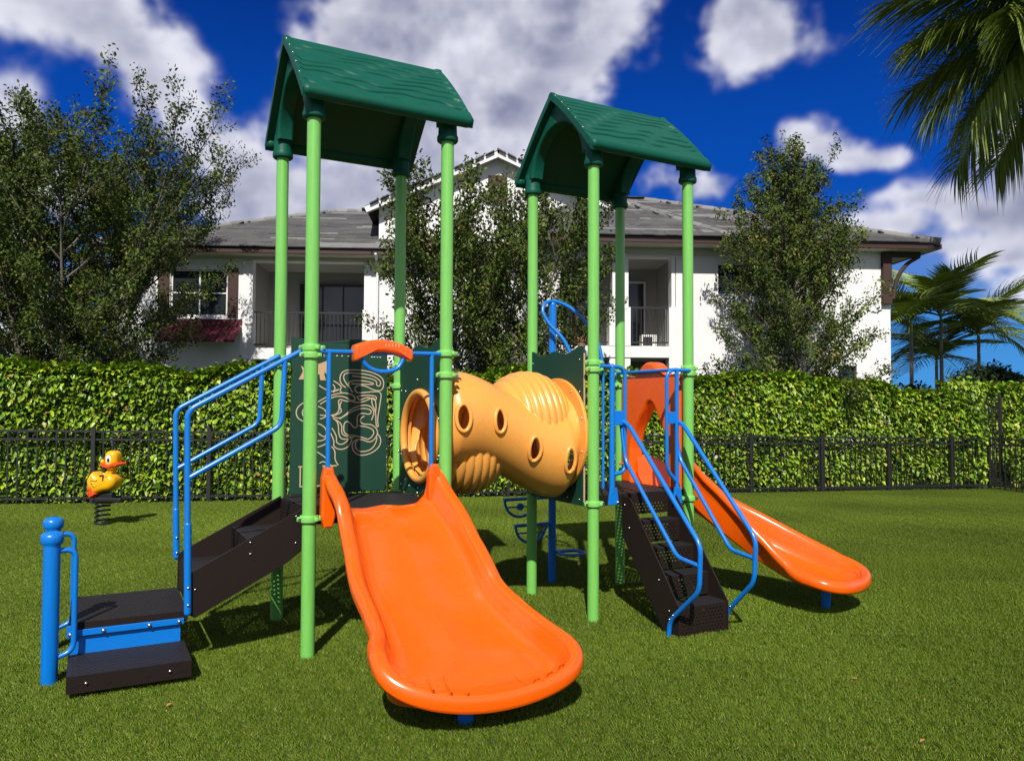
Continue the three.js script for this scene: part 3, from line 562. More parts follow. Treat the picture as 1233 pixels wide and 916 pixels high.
// ───────────────────────── duck spring rider ─────────────────────────
{
  const d = group('duck_spring_rider'); d.position.set(-5.64, gnd(-5.64, -10.8), -10.8); d.rotation.y = -.12; d.scale.setScalar(.93);
  tag(d, 'yellow duck spring rider with orange bill on a black coil spring', 'spring rider');
  const S = 1 / 610, sh = a => a.map(([x, y]) => [(x - 225) * S, (800 - y) * S]);
  const smooth = a => { const c = new THREE.CatmullRomCurve3(a.map(p => V(p[0], p[1], 0)), true, 'centripetal'); return c.getPoints(70).slice(0, -1).map(p => [p.x, p.y]); };
  const ex = (a, t, b) => toCreasedNormals(mergeVertices(extrude(smooth(sh(a)), t, b, [], 6).translate(0, 0, -t / 2).deleteAttribute('normal').deleteAttribute('uv')), 1.2);
  mesh('body', ex([[165, 318], [130, 350], [106, 405], [118, 465], [150, 520], [200, 515], [262, 496], [335, 478], [372, 435], [374, 378], [345, 345], [318, 335], [296, 308], [270, 330], [235, 358], [205, 350]], .30, .085), M.duck, d);
  mesh('head', ex([[318, 128], [280, 140], [262, 178], [262, 240], [276, 285], [310, 305], [350, 292], [374, 250], [380, 190], [372, 150], [350, 132]], .22, .075), M.duck, d);
  mesh('neck', cyl(.055, .13, .14, .78, 0, 14), M.duck, d);
  mesh('cheek', new THREE.SphereGeometry(.034, 14, 10).scale(.8, 1.5, 1).translate(.035, .925, .07), M.duck, d);
  mesh('bill', ex([[240, 230], [250, 262], [285, 288], [330, 285], [372, 268], [410, 252], [398, 238], [355, 232], [320, 244], [285, 245]], .25, .05), M.duckRed, d);
  mesh('foot', ex([[155, 440], [132, 462], [140, 490], [128, 515], [150, 545], [165, 556], [190, 530], [208, 516], [180, 496], [178, 462]], .34, .04), M.duckRed, d);
  for (const s of [-1, 1]) {
    mesh('eye', new THREE.SphereGeometry(1, 16, 12).scale(.040, .062, .012).translate(.148, .975, s * .108), M.eyeWhite, d);
    mesh('pupil', new THREE.SphereGeometry(1, 12, 10).scale(.020, .034, .008).translate(.153, .965, s * .1175), M.ink, d);
  }
  const wing = [[162, 398], [185, 395], [215, 400], [232, 388]], wing2 = [[165, 420], [180, 425], [182, 440], [205, 455]];
  for (const w of [wing, wing2]) mesh('wing_line', spline(sh(w).map(p => V(p[0], p[1], .151)), .005, 16, 5), M.ink, d);
  mesh('seat_plate', merge([rbox(.40, .03, .20, .01, .16, .375, 0), rbox(.30, .05, .13, .012, .02, .345, 0), rbox(.42, .07, .05, .02, .17, .385, .13), rbox(.42, .07, .05, .02, .17, .385, -.13)]), M.black, d);
  mesh('body_mount', merge([cyl(.05, .14, .02, .36, 0, 12), rbox(.22, .10, .12, .02, .07, .43, 0)]), M.black, d);
  mesh('handle', pipe([V(.10, .74, -.22), V(.10, .74, .22)], .014), M.black, d);
  const sp = []; for (let k = 0; k <= 150; k++) { const a = k / 150 * 4.6 * 6.2832; sp.push(V(.0 + .098 * Math.cos(a), .02 + .31 * k / 150, .098 * Math.sin(a))); }
  mesh('coil_spring', spline(sp, .016, 260, 8), M.black, d);
  mesh('base_plate', cyl(.12, .03, 0, -.012, 0, 20), M.black, d);
}

// ───────────────────────── fences ─────────────────────────
const picketGeo = box(.019, 1.16, .019, 0, .60, 0), fencePost = merge([box(.062, 1.32, .062, 0, .60, 0), new THREE.ConeGeometry(.048, .035, 4).rotateY(Math.PI / 4).translate(0, 1.277, 0)]);
function fence(a, b, label, gap, span, h = 1) {
  const dx = b[0] - a[0], dz = b[1] - a[1], len = Math.hypot(dx, dz), ang = Math.atan2(-dz, dx);
  const f = group('fence'); f.position.set(a[0], gnd(a[0], a[1]), a[1]); f.rotation.y = ang; tag(f, label, 'fence', null);
  const slope = (gnd(b[0], b[1]) - gnd(a[0], a[1])) / len;
  for (let s = 0; s <= len + .01; s += span) { const p = mesh('post', fencePost, M.fence, f); p.position.set(s, slope * s, 0); p.scale.y = h; }
  for (const y of [1.20, 1.065, .10]) { const r = mesh('rail', box(len, .034, .03, len / 2, 0, 0), M.fence, f); r.position.y = y * h; r.rotation.z = Math.atan(slope); }
  for (let s = gap; s < len; s += gap) { const q = s % span; if (q < gap * .45 || q > span - gap * .45) continue; const p = mesh('picket', picketGeo, M.fence, f); p.position.set(s, slope * s, 0); p.scale.y = h; }
  return f;
}
const fz = x => -15.1 - .305 * x;
fence([-10.4, fz(-10.4)], [11.24, fz(11.24)], 'long black metal picket fence in front of the tall green hedge', .139, 1.8);
fence([11.36, fz(11.24) - .06], [14.1, fz(11.24) + 8.6], 'short black picket fence turning back from the corner of the hedge', .139, 1.8);
fence([11.25, -19.3], [12.25, -19.55], 'tall dark picket gate fence seen through the gap at the hedge corner', .11, 1.02, 1.78);

// ───────────────────────── foliage ─────────────────────────
function leafGeo(len, wid, fold = .25, n = 1, spread = 0, R = null, curl = .15) {     // one leaf, or a spray of n leaves
  const pos = [], idx = [];
  for (let k = 0; k < n; k++) {
    const m = new THREE.Matrix4(); if (n > 1) { m.makeRotationFromEuler(new THREE.Euler((R() - .5) * 2.4, R() * 6.283, (R() - .5) * 2.4)); m.setPosition((R() - .5) * spread, (R() - .5) * spread, (R() - .5) * spread); }
    const s = n > 1 ? .7 + .6 * R() : 1, b = pos.length / 3;
    for (const p of [[0, 0, 0], [-wid / 2, fold * wid * .5, len * .42], [0, 0, len * .5], [wid / 2, fold * wid * .5, len * .42], [-wid * .3, fold * wid * .3 - curl * len * .3, len * .78], [wid * .3, fold * wid * .3 - curl * len * .3, len * .78], [0, -curl * len, len]]) { const v = V(...p).multiplyScalar(s).applyMatrix4(m); pos.push(v.x, v.y, v.z); }
    for (const t of [[0, 1, 2], [0, 2, 3], [1, 4, 2], [2, 4, 6], [2, 6, 5], [2, 5, 3]]) idx.push(...t.map(i => b + i));
  }
  const g = new THREE.BufferGeometry(); g.setAttribute('position', new THREE.Float32BufferAttribute(pos, 3)); g.setIndex(idx); g.computeVertexNormals(); return g;
}
function instanced(name, geo, mat, list, parent) {               // list of [position, euler, scale, colour]
  const im = shadowed(new THREE.InstancedMesh(geo, mat, list.length)); im.name = name; im.userData.kind = 'stuff';
  const m = new THREE.Matrix4(), q = new THREE.Quaternion(), s = V(1, 1, 1), c = new THREE.Color();
  list.forEach(([p, e, sc, k], i) => { q.setFromEuler(e); s.setScalar(sc); m.compose(p, q, s); im.setMatrixAt(i, m); c.setRGB(...k); im.setColorAt(i, c); });
  parent.add(im); return im;
}
const leafMat = (rough, extra = {}) => new THREE.MeshPhysicalMaterial({ color: 0xffffff, roughness: rough, side: THREE.DoubleSide, specularIntensity: .8, ...extra });
M.hedgeLeaf = leafMat(.40); M.oakLeaf = leafMat(.55, { specularIntensity: .4 }); 
// hedge: leaves all through its depth, densest at the faces, and twigs
function hedge(label, a, b, depth, top, count, seed, lower = .05, dens = 1) {
  const R = rng(seed), dx = b[0] - a[0], dz = b[1] - a[1], len = Math.hypot(dx, dz), ang = Math.atan2(-dz, dx);
  const h = group('hedge'); h.position.set(a[0], gnd((a[0] + b[0]) / 2, (a[1] + b[1]) / 2), a[1]); h.rotation.y = ang; tag(h, label, 'hedge');
  const list = [];
  for (let k = 0; k < count; k++) {
    const s = R() * len, T = top(s) + .16 * (fbm(s * 1.7, 3, seed, 3) - .5) * 2 + .05 * (R() - .5), r = R(); let p, ex;
    const lump = .22 * (fbm(s * 1.1, 9, seed, 3) - .5);
    if (r < .68) { const y = lower + (T - lower) * R(); const l2 = .30 * (fbm(s * 1.6, y * 1.9, seed + 5, 3) - .5) + lump * .4; p = V(s, y, -(.12 - l2 + (depth - .25) * Math.pow(R(), 2.2) * dens + (y > T - .2 ? (y - T + .2) * .7 : 0))); ex = 0; }
    else if (r < .96) { p = V(s, T - .02 - .16 * R() * R() + (R() < .05 ? .12 * R() : 0), -(.10 + (depth - .15) * R())); ex = -.8; }
    else { const e = R() < .5 ? .2 : len - .2; p = V(e + (R() - .5) * .5, lower + (T - lower) * R(), -depth * R()); ex = 0; }
    const e = new THREE.Euler(.55 + ex + (R() - .5) * 1.7, (R() - .5) * 2.4, (R() - .5) * 1.5, 'YXZ');
    const tone = R(), br = .65 + .75 * R();
    const c = tone < .55 ? [.138 * br, .245 * br, .011 * br] : tone < .84 ? [.24 * br, .335 * br, .015 * br] : tone < .96 ? [.055 * br, .130 * br, .012 * br] : tone < .993 ? [.34 * br, .36 * br, .04 * br] : [.30 * br, .16 * br, .03 * br];
    list.push([p, e, .75 + .55 * R(), c]);
  }
  instanced('foliage', leafGeo(.112, .066, .3), M.hedgeLeaf, list, h);
  const tw = []; for (let k = 0; k < Math.round(len * 16); k++) { const s = R() * len, y = lower + R() * (top(s) - .5), l = .25 + .35 * R(); tw.push(new THREE.CylinderGeometry(.003, .007, l, 4).rotateZ((R() - .5) * 1.4).rotateX((R() - .5) * .5).translate(s, y + l / 2, -.16 - .2 * R())); }
  const t = mesh('twigs', merge(tw), M.twig, h); t.userData.kind = 'stuff';
  return h;
}
const hA = [-10.6, fz(-10.6) + .02], hB = [11.28, fz(11.28) + .02];
hedge('long tall glossy green hedge behind the black picket fence', hA, hB, .95, s => { const x = s / Math.hypot(hB[0] - hA[0], hB[1] - hA[1]) * 21.9 - 10.6; return (x < 2 ? 2.40 : 2.40 - .0 * x) + .05 * Math.sin(x * 1.3) - (x > 8 ? (x - 8) * .12 : 0) - (x > 10.4 ? (x - 10.4) * .75 : 0); }, 120000, 21);
hedge('shorter stretch of green hedge along the side fence beyond the corner', [12.1, fz(11.24) - .3], [15.2, fz(11.24) + 8.4], 1.2, () => 1.9, 13000, 22);
hedge('high green hedge set back beyond the dark gate fence', [11.7, -20.1], [17.2, -21.6], 1.1, () => 2.62, 22000, 23);

// broadleaf trees: stems, limbs, twigs and small leaves in sprays
function oak(label, x, z, H, rad, seed, o = {}) {
  const R = rng(seed), t = group('oak_tree'); t.position.set(x, gnd(x, z), z); tag(t, label, 'tree', 'small-leaved trees between the hedge and the house');
  const wood = [], twigs = [], leaves = [];
  const tubeOf = (pts, r0, r1, rs, arr) => { const c = new THREE.CatmullRomCurve3(pts), n = pts.length * 2 - 1, g = new THREE.TubeGeometry(c, n, 1, rs, false), p = g.attributes.position; for (let i = 0; i <= n; i++) { const q = c.getPointAt(i / n), r = r0 + (r1 - r0) * i / n; for (let j = 0; j <= rs; j++) { const k = i * (rs + 1) + j; p.setXYZ(k, q.x + (p.getX(k) - q.x) * r, q.y + (p.getY(k) - q.y) * r, q.z + (p.getZ(k) - q.z) * r); } } arr.push(g); return c; };
  const prof = o.prof || (y => 1);                                       // crown radius at relative height
  const grow = (p, dir, len, lift, wob, n) => { const pts = [p.clone()], d = dir.clone(); for (let i = 0; i < n; i++) { d.x += (R() - .5) * wob; d.z += (R() - .5) * wob; d.y += lift + (R() - .5) * wob * .6; d.normalize(); pts.push(pts[i].clone().addScaledVector(d, len / n)); } return pts; };
  const spray = (p, d) => {
    const n = o.leaf || 1; for (let k = 0; k < n; k++) {
      const br = .55 + .8 * R(), w = R(); leaves.push([p.clone().add(V((R() - .5) * .10, (R() - .5) * .10, (R() - .5) * .10)), new THREE.Euler(R() * 6.28, R() * 6.28, R() * 6.28), .75 + .6 * R(), w < .66 ? [.048 * br, .078 * br, .009 * br] : w < .95 ? [.088 * br, .125 * br, .013 * br] : [.17 * br, .14 * br, .05 * br]]);
    }
  };
  const stems = o.stems || 1;
  for (let s = 0; s < stems; s++) {
    const a0 = s / stems * 6.28 + R(), base = V(stems > 1 ? .15 * Math.cos(a0) : 0, -.1, stems > 1 ? .15 * Math.sin(a0) : 0);
    const dir = V(stems > 1 ? .28 * Math.cos(a0) : (R() - .5) * .06, 1, stems > 1 ? .28 * Math.sin(a0) : (R() - .5) * .06).normalize();
    const hgt = H * (stems > 1 ? .80 + .22 * R() : 1), tp = grow(base, dir, hgt * .97, .01, .10, 9), tr = tubeOf(tp, (stems > 1 ? .075 : .115) * (o.thick || 1), .008, 9, wood);
    const nb = Math.round((o.limbs || 46) / stems);
    for (let b = 0; b < nb; b++) {
      const f = .14 + .84 * Math.pow((b + R()) / nb, .9), p = tr.getPointAt(f), rel = p.y / H, az = b * 2.399 + R() * .9 + s * 2;
      const reach = rad * prof(rel) * (.72 + .42 * R()), up = o.up ? o.up(rel) : .55 + .9 * rel; const d = V(Math.cos(az), up, Math.sin(az)).normalize();
      const len = reach / Math.max(.35, Math.hypot(d.x, d.z)); const lp = grow(p, d, len, .05 * (1 - rel * .6), .22, 6), lc = tubeOf(lp, .018 + .018 * (1 - f), .004, 5, wood);
      const n2 = Math.max(4, Math.round(len * (o.sub || 6.5)));
      for (let k = 0; k < n2; k++) {
        const g = .16 + .84 * (k + R()) / n2, q = lc.getPointAt(Math.min(1, g)), tan = lc.getTangentAt(Math.min(1, g)), d2 = tan.clone().multiplyScalar(.7).add(V(R() - .5, R() - .25, R() - .5).multiplyScalar(1.5)).normalize();
        const l2 = (.35 + .5 * R()) * (1.15 - .4 * g) * Math.min(1, .45 + len * .3), p2 = grow(q, d2, l2, .04, .3, 3), c2 = tubeOf(p2, .006, .0018, 4, twigs);
        const n3 = Math.max(3, Math.round(l2 * (o.twig || 8.5)));
        for (let m = 0; m < n3; m++) { const e = c2.getPointAt(Math.min(1, .2 + .8 * (m + R()) / n3)); spray(e); if (R() < .55) spray(e.clone().add(V((R() - .5) * .22, (R() - .4) * .2, (R() - .5) * .22))); }
      }
    }
  }
  mesh('trunk', merge(wood), M.bark, t);
  const cr = group('crown', t); const tw = mesh('twigs', merge(twigs), M.twig, cr); tw.userData.kind = 'stuff';
  instanced('foliage', leafGeo(o.ls || .070, (o.ls || .070) * .52, .3, 7, .19, rng(seed + 9)), M.oakLeaf, leaves, cr);
  console.log('oak', label, 'leaf sprays', leaves.length, 'twigs', twigs.length);
}
oak('broad dark oak with many upright leaders beside the maroon awning', -9.55, -16.6, 7.6, 2.4, 101, { stems: 8, limbs: 160, prof: y => y < .25 ? .78 + .6 * y : y < .6 ? 1 : Math.max(.15, 1 - (y - .6) * 1.9), up: y => .25 + 1.1 * y, leaf: 1 });
oak('open oak with sparse upright shoots in front of the house gable', -.55, -18.0, 6.7, 2.3, 102, { stems: 4, limbs: 88, prof: y => y < .25 ? .8 : y < .45 ? 1 : Math.max(.16, 1 - (y - .45) * 1.6), up: y => .25 + 1.5 * y, leaf: 1 });
oak('slender conical oak at the white corner of the house', 6.75, -18.35, 7.8, 1.95, 103, { limbs: 76, prof: y => y < .16 ? .75 : y < .4 ? 1 : Math.max(.14, 1 - (y - .4) * 1.35), up: y => .3 + 1.5 * y, leaf: 1 });

// palms
function frondGeo(R, len, sag, leafLen, n, plume, wid = .028) {
  const P = [], pts = []; for (let k = 0; k <= 14; k++) { const t = k / 14; P.push(V(len * (t * .96 - .06 * t * t), -sag * t * t * len + .06 * len * Math.sin(t * 2.2), .03 * len * Math.sin(t * 2))); }
  const c = new THREE.CatmullRomCurve3(P), g = new THREE.TubeGeometry(c, 26, .5, 5, false); { const p = g.attributes.position; for (let i = 0; i <= 26; i++) { const q = c.getPointAt(i / 26), r = (.030 * (1 - i / 26) + .004) * 2 * Math.min(1, len / 3); for (let j = 0; j <= 5; j++) { const k = i * 6 + j; p.setXYZ(k, q.x + (p.getX(k) - q.x) * r, q.y + (p.getY(k) - q.y) * r, q.z + (p.getZ(k) - q.z) * r); } } }
  const pos = [], idx = [];
  for (let k = 0; k < n; k++) for (const s of [-1, 1]) {
    const t = .10 + .90 * (k + R() * .5) / n, q = c.getPointAt(t), tg = c.getTangentAt(t), L0 = leafLen * (.55 + .6 * Math.sin(Math.PI * (.12 + .80 * t))) * (.85 + .3 * R());
    const out = V(tg.x * (.55 + .5 * t), tg.y * .6 + (plume ? (R() - .35) * 1.1 : .22), s * (1 - .45 * t)).normalize(); const droop = (plume ? .75 : .40) * (.7 + .6 * R()); const side = V(0, 1, 0).cross(out).normalize().multiplyScalar(wid * .5);
    const b = pos.length / 3, S = 5; for (let i = 0; i <= S; i++) { const f = i / S, p = q.clone().addScaledVector(out, L0 * f); p.y -= droop * L0 * f * f; const w = (i === 0 ? .45 : 1 - Math.pow(f, 2.2)) + .03; pos.push(p.x - side.x * w, p.y - side.y * w + .006, p.z - side.z * w, p.x, p.y - .002, p.z, p.x + side.x * w, p.y + side.y * w + .006, p.z + side.z * w); if (i) { const a = b + (i - 1) * 3; idx.push(a, a + 1, a + 3, a + 1, a + 4, a + 3, a + 1, a + 2, a + 4, a + 2, a + 5, a + 4); } }
  }
  const lg = new THREE.BufferGeometry(); lg.setAttribute('position', new THREE.Float32BufferAttribute(pos, 3)); lg.setIndex(idx); lg.computeVertexNormals(); return { stalk: g, leaf: lg };
}
const frondGreen = [phys([.165, .225, .028], .43)], stalkMat = phys([.16, .19, .05], .6), palmTrunk = std([.20, .17, .14], .95);
function palm(name, label, x, z, crown, rTrunk, fronds, geos, mats, grp) {
  const p = group(name); p.position.set(x, gnd(x, z), z); tag(p, label, 'palm tree', grp);
  const tp = []; for (let k = 0; k <= 40; k++) { const y = -.1 + (crown + .1) * k / 40; tp.push(new THREE.Vector2(rTrunk * (1.25 - .45 * k / 40) * (k % 2 ? 1.03 : .97), y)); } mesh('trunk', new THREE.LatheGeometry(tp, 14), palmTrunk, p);
  mesh('crownshaft', cyl(rTrunk * .95, .7, 0, crown - .05, 0, 14, rTrunk * .45), frondGreen[0], p);
  fronds.forEach(([az, el, sc, roll], i) => { const q = geos[i % geos.length], f = group('frond', p); f.position.y = crown + .35; f.rotation.order = 'YZX'; f.rotation.set(roll || 0, az, el); f.scale.setScalar(sc); mesh('stalk', q.stalk, stalkMat, f); const l = mesh('leaflets', q.leaf, mats[i % mats.length], f); l.userData.kind = 'stuff'; });
}
{
  const R = rng(61), big = [0, 1, 2].map(i => frondGeo(R, 4.5, .24 + .09 * i, 1.15, 120, true, .052)), small = [0, 1, 2].map(i => frondGeo(R, 2.0, .50 + .14 * i, .78, 24, false, .052));
  const list = []; for (let k = 0; k < 24; k++) list.push([k * 2.399 + .4, [.95, .55, .15, -.25][k % 4] + (R() - .5) * .2, .92 + .2 * R(), (R() - .5) * .6]);
  // fronds that reach out over the playground
  list.push([Math.PI, .12, 1.0, .2], [Math.PI + .25, .45, 1.02, -.2], [Math.PI - .3, -.12, .98, .1], [Math.PI + .55, -.05, .95, 0], [Math.PI - .1, .75, 1, .1], [Math.PI + .12, -.32, .96, -.1], [Math.PI - .55, .3, 1.0, .1], [Math.PI + .8, .3, 1.0, .1], [Math.PI - .2, 1.05, 1.0, .2], [Math.PI + .35, .95, 1.0, .2], [Math.PI + .4, .1, .9, .3], [Math.PI - .45, -.3, .9, .3]);
  palm('royal_palm', 'tall royal palm with long drooping feathery fronds above the side hedge', 14.5, -19.0, 11.3, .24, list, big, frondGreen);
  for (const [x, z, h, s, seed, lab] of [[15.4, -30, 5.0, 1.0, 3, 'small slim palm standing beside the house corner'], [17.0, -30.8, 5.3, 1.35, 8, 'bushy bright green palm, largest of the small palms behind the hedge'], [19.2, -32, 4.7, 1.3, 5, 'low yellow-green palm behind the side hedge'], [18.0, -33, 3.7, 1.15, 12, 'short palm half hidden between the other small palms']]) {
    const q = rng(seed * 7), fl = []; for (let k = 0; k < 17; k++) fl.push([k * 2.399 + seed, [1.3, 1.0, .7, .3][k % 4] + (q() - .5) * .25, s * (.9 + .3 * q()), (q() - .5) * .5]);
    palm('areca_palm', lab, x, z, h, .075, fl, small, frondGreen, 'small palms beyond the hedge');
  }
}
// dark shrubs below the small palms
function shrub(label, x, z, rx, ry, rz, n, seed) {
  const R = rng(seed), g = group('shrub'); g.position.set(x, gnd(x, z), z); tag(g, label, 'shrub', 'dark shrubs beyond the hedge'); const list = [];
  for (let k = 0; k < n; k++) { const a = R() * 6.283, c = R() * 1.9 - .9, r = Math.pow(R(), .3) * (.8 + .35 * fbm(a * 1.5, c * 2, seed, 3)), s = Math.sqrt(Math.max(0, 1 - c * c)), br = .5 + .9 * R(); list.push([V(rx * r * s * Math.cos(a), ry * (1 + r * c) * .75, rz * r * s * Math.sin(a)), new THREE.Euler(R() * 6.28, R() * 6.28, R() * 6.28), .9 + .7 * R(), [.03 * br, .05 * br, .013 * br]]); }
  instanced('foliage', leafGeo(.09, .05, .3, 5, .2, rng(seed + 1)), M.oakLeaf, list, g);
  const st = []; for (let k = 0; k < 5; k++) st.push(new THREE.CylinderGeometry(.02, .04, ry, 5).rotateZ((R() - .5) * .5).translate((R() - .5) * rx * .5, ry / 2 - .1, (R() - .5) * rz * .5)); mesh('stems', merge(st), M.bark, g);
}
shrub('dark rounded shrub at the foot of the slim palm', 13.6, -26.5, 1.2, 1.85, .9, 2800, 31); shrub('wide dark shrub under the bright bushy palm', 14.3, -23.4, 1.6, 2.2, 1.0, 4200, 32); shrub('dark shrub under the low yellow-green palm', 16.8, -23.6, 1.7, 2.3, 1.1, 4200, 33);

// ───────────────────────── the house ─────────────────────────
{
  const ho = group('house'); ho.position.set(3.5, gnd(3.5, -20), -20); ho.rotation.y = 4 * Math.PI / 180;
  tag(ho, 'white two-storey house with grey tiled hip roof, loggia balconies and brown gutters', 'house');
  const stucco = dataTex(256, (u, v) => { const a = .97 + .06 * (per(u, v, 120, 4) - .5) + .06 * (per(u, v, 9, 7) - .5); return [a, a, a]; }, true, 1, 1); M.wall.map = stucco; M.wall.needsUpdate = true;
  const wb = (x0, x1, y0, y1, z0, z1) => box(x1 - x0, y1 - y0, z1 - z0, (x0 + x1) / 2, (y0 + y1) / 2, (z0 + z1) / 2);
  const wallPart = (list, m = M.wall, nm = 'wall') => mesh(nm, merge(list), m, ho);
  // right wing, wall face at z = -.6
  const F = -.6, B = -.95, T = 6.12;
  wallPart([wb(-3.0, -2.2, -.3, T, B, F)]); wallPart([wb(.90, 2.05, -.3, T, B, F), wb(2.05, 3.15, 5.62, T, B, F), wb(2.05, 3.15, -.3, 4.85, B, F), wb(3.15, 5.35, -.3, T, B, F), wb(5.35, 5.86, 2.95, T, B, F), wb(5.35, 5.86, -.3, 2.4, B, F), wb(5.86, 6.82, -.3, T, B, F)]);
  wallPart([wb(-2.2, .90, 5.80, T, B, F)]); wallPart([wb(-2.2, .90, 3.12, 3.42, -2.6, F + .03)], M.wall, 'balcony_slab');
  for (const [a, b] of [[-.87, -.36], [.72, .90]]) { wallPart([wb(a + .06, b - .02, 3.42, 5.80, B + .04, F - .002)], M.wall, 'column'); }
  wallPart([wb(-.90, -.33, 3.42, 4.45, B + .02, F + .04)], M.wall, 'column_base'); wallPart([wb(.70, 1.16, -.3, 4.45, B + .02, F + .05)], M.wall, 'column_base'); wallPart([wb(-.90, -.33, -.3, 3.12, B, F)], M.wall, 'column');
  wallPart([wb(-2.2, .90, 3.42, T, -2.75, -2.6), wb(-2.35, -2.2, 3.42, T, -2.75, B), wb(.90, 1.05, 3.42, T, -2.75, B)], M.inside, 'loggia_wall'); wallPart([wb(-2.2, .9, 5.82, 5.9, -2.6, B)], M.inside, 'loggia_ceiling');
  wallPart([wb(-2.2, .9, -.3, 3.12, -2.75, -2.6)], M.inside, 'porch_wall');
  wallPart([wb(6.62, 6.82, -.3, T, -9, B)]); wallPart([wb(-14.6, 6.82, -.3, T, -9.2, -9)]);
  // left wing, wall face at z = -2.83
  const G = -2.83, GB = -3.15;
  wallPart([wb(-14.6, -14.15, -.3, T, GB, G), wb(-13.9, -13.0, -.3, T, GB, G), wb(-14.15, -13.9, 5.65, T, GB, G), wb(-14.15, -13.9, -.3, 4.45, GB, G), wb(-13.0, -11.42, 5.66, T, GB, G), wb(-13.0, -11.42, -.3, 4.32, GB, G), wb(-11.42, -10.72, -.3, T, GB, G), wb(-10.72, -7.58, 5.92, T, GB, G), wb(-7.58, -3.0, -.3, T, GB, G)]);
  wallPart([wb(-14.6, -14.4, -.3, T, -9, GB)]); wallPart([wb(-3.0, -2.75, -.3, T, GB, B)]);
  wallPart([wb(-10.72, -7.58, 3.12, 3.44, -4.7, G + .04)], M.wall, 'balcony_slab'); wallPart([wb(-11.05, -10.70, -.3, 4.52, GB, G + .05)], M.wall, 'column_base'); wallPart([wb(-7.62, -7.32, -.3, 4.55, GB, G + .05)], M.wall, 'column_base'); wallPart([wb(-10.98, -10.76, 4.52, 5.92, GB, G + .025)], M.wall, 'column'); wallPart([wb(-7.58, -7.38, 4.55, 5.92, GB, G + .025)], M.wall, 'column');
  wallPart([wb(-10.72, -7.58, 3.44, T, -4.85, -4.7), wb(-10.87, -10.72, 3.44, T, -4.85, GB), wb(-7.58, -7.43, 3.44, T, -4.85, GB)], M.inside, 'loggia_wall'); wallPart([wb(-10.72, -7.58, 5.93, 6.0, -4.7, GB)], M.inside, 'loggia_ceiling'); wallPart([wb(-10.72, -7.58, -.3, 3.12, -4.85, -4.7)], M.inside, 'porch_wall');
  // windows and doors
  function win(x0, x1, y0, y1, z, nx = 1, ny = 1, fm = M.frame) {
    const w = group('window', ho); w.position.set(0, 0, z); const f = .05;
    mesh('frame', merge([wb(x0, x1, y1 - f, y1, -.05, .02), wb(x0, x1, y0, y0 + f, -.05, .02), wb(x0, x0 + f, y0 + f, y1 - f, -.05, .02), wb(x1 - f, x1, y0 + f, y1 - f, -.05, .02)]), fm, w);
    for (let i = 0; i < nx; i++) for (let j = 0; j < ny; j++) { const dx = (x1 - x0 - 2 * f) / nx, dy = (y1 - y0 - 2 * f) / ny; mesh('pane', wb(x0 + f + i * dx + .012, x0 + f + (i + 1) * dx - .012, y0 + f + j * dy + .012, y0 + f + (j + 1) * dy - .012, -.035, -.025), M.glass, w); }
    for (let i = 1; i < nx; i++) mesh('mullion', wb(x0 + f + i * (x1 - x0 - 2 * f) / nx - .02, x0 + f + i * (x1 - x0 - 2 * f) / nx + .02, y0 + f, y1 - f, -.045, .01), fm, w);
    for (let j = 1; j < ny; j++) mesh('mullion', wb(x0 + f, x1 - f, y0 + f + j * (y1 - y0 - 2 * f) / ny - .02, y0 + f + j * (y1 - y0 - 2 * f) / ny + .02, -.045, .008), fm, w);
  }
  win(2.05, 3.15, 4.85, 5.62, F - .08, 2, 1); win(5.35, 5.86, 2.40, 2.95, F - .08, 1, 1); win(-13.0, -11.42, 4.32, 5.66, G - .08, 2, 2, M.whiteFrame); win(-14.15, -13.9, 4.45, 5.65, G - .08);
  win(-9.75, -7.75, 3.44, 5.55, -4.64, 3, 1); win(-.35, .55, 3.43, 5.45, -2.54, 1, 1, M.whiteFrame); win(-2.1, -1.0, 3.6, 5.5, -2.54, 2, 1);
  mesh('shutter', wb(-13.32, -13.02, 4.30, 5.68, G + .002, G + .05), M.shutter, ho); mesh('shutter', wb(-11.40, -11.12, 4.30, 5.68, G + .002, G + .05), M.shutter, ho);
  // balcony railings
  function railing(x0, x1, y0, z) { const r = group('balcony_railing', ho); mesh('handrail', wb(x0, x1, y0 + 1.0, y0 + 1.05, z - .02, z + .02), M.fence, r); mesh('bottom_rail', wb(x0, x1, y0 + .08, y0 + .12, z - .015, z + .015), M.fence, r); for (let x = x0 + .06; x < x1; x += .115) mesh('baluster', wb(x - .009, x + .009, y0 + .12, y0 + 1.0, z - .009, z + .009), M.fence, r); }
  railing(-2.18, -.92, 3.42, F - .06); railing(-.32, .70, 3.42, F - .06); railing(-10.68, -7.64, 3.44, G - .06);
  // maroon metal awning over the lower window
  { const a = group('awning', ho); mesh('awning_top', wb(-13.1, -10.98, 4.06, 4.24, G, G + .06), M.awning, a); const n = 8; for (let k = 0; k < n; k++) { const x0 = -13.1 + 2.12 * k / n, w = 2.12 / n; mesh('awning_panel', box(w - .02, .02, .92, 0, 0, 0).rotateX(.55).translate(x0 + w / 2, 3.80, G + .42), M.awning, a); mesh('awning_seam', box(.03, .045, .92, 0, .012, 0).rotateX(.55).translate(x0, 3.81, G + .42), M.awning, a); } mesh('awning_edge', wb(-13.1, -10.98, 3.53, 3.58, G + .78, G + .83), M.awning, a); }
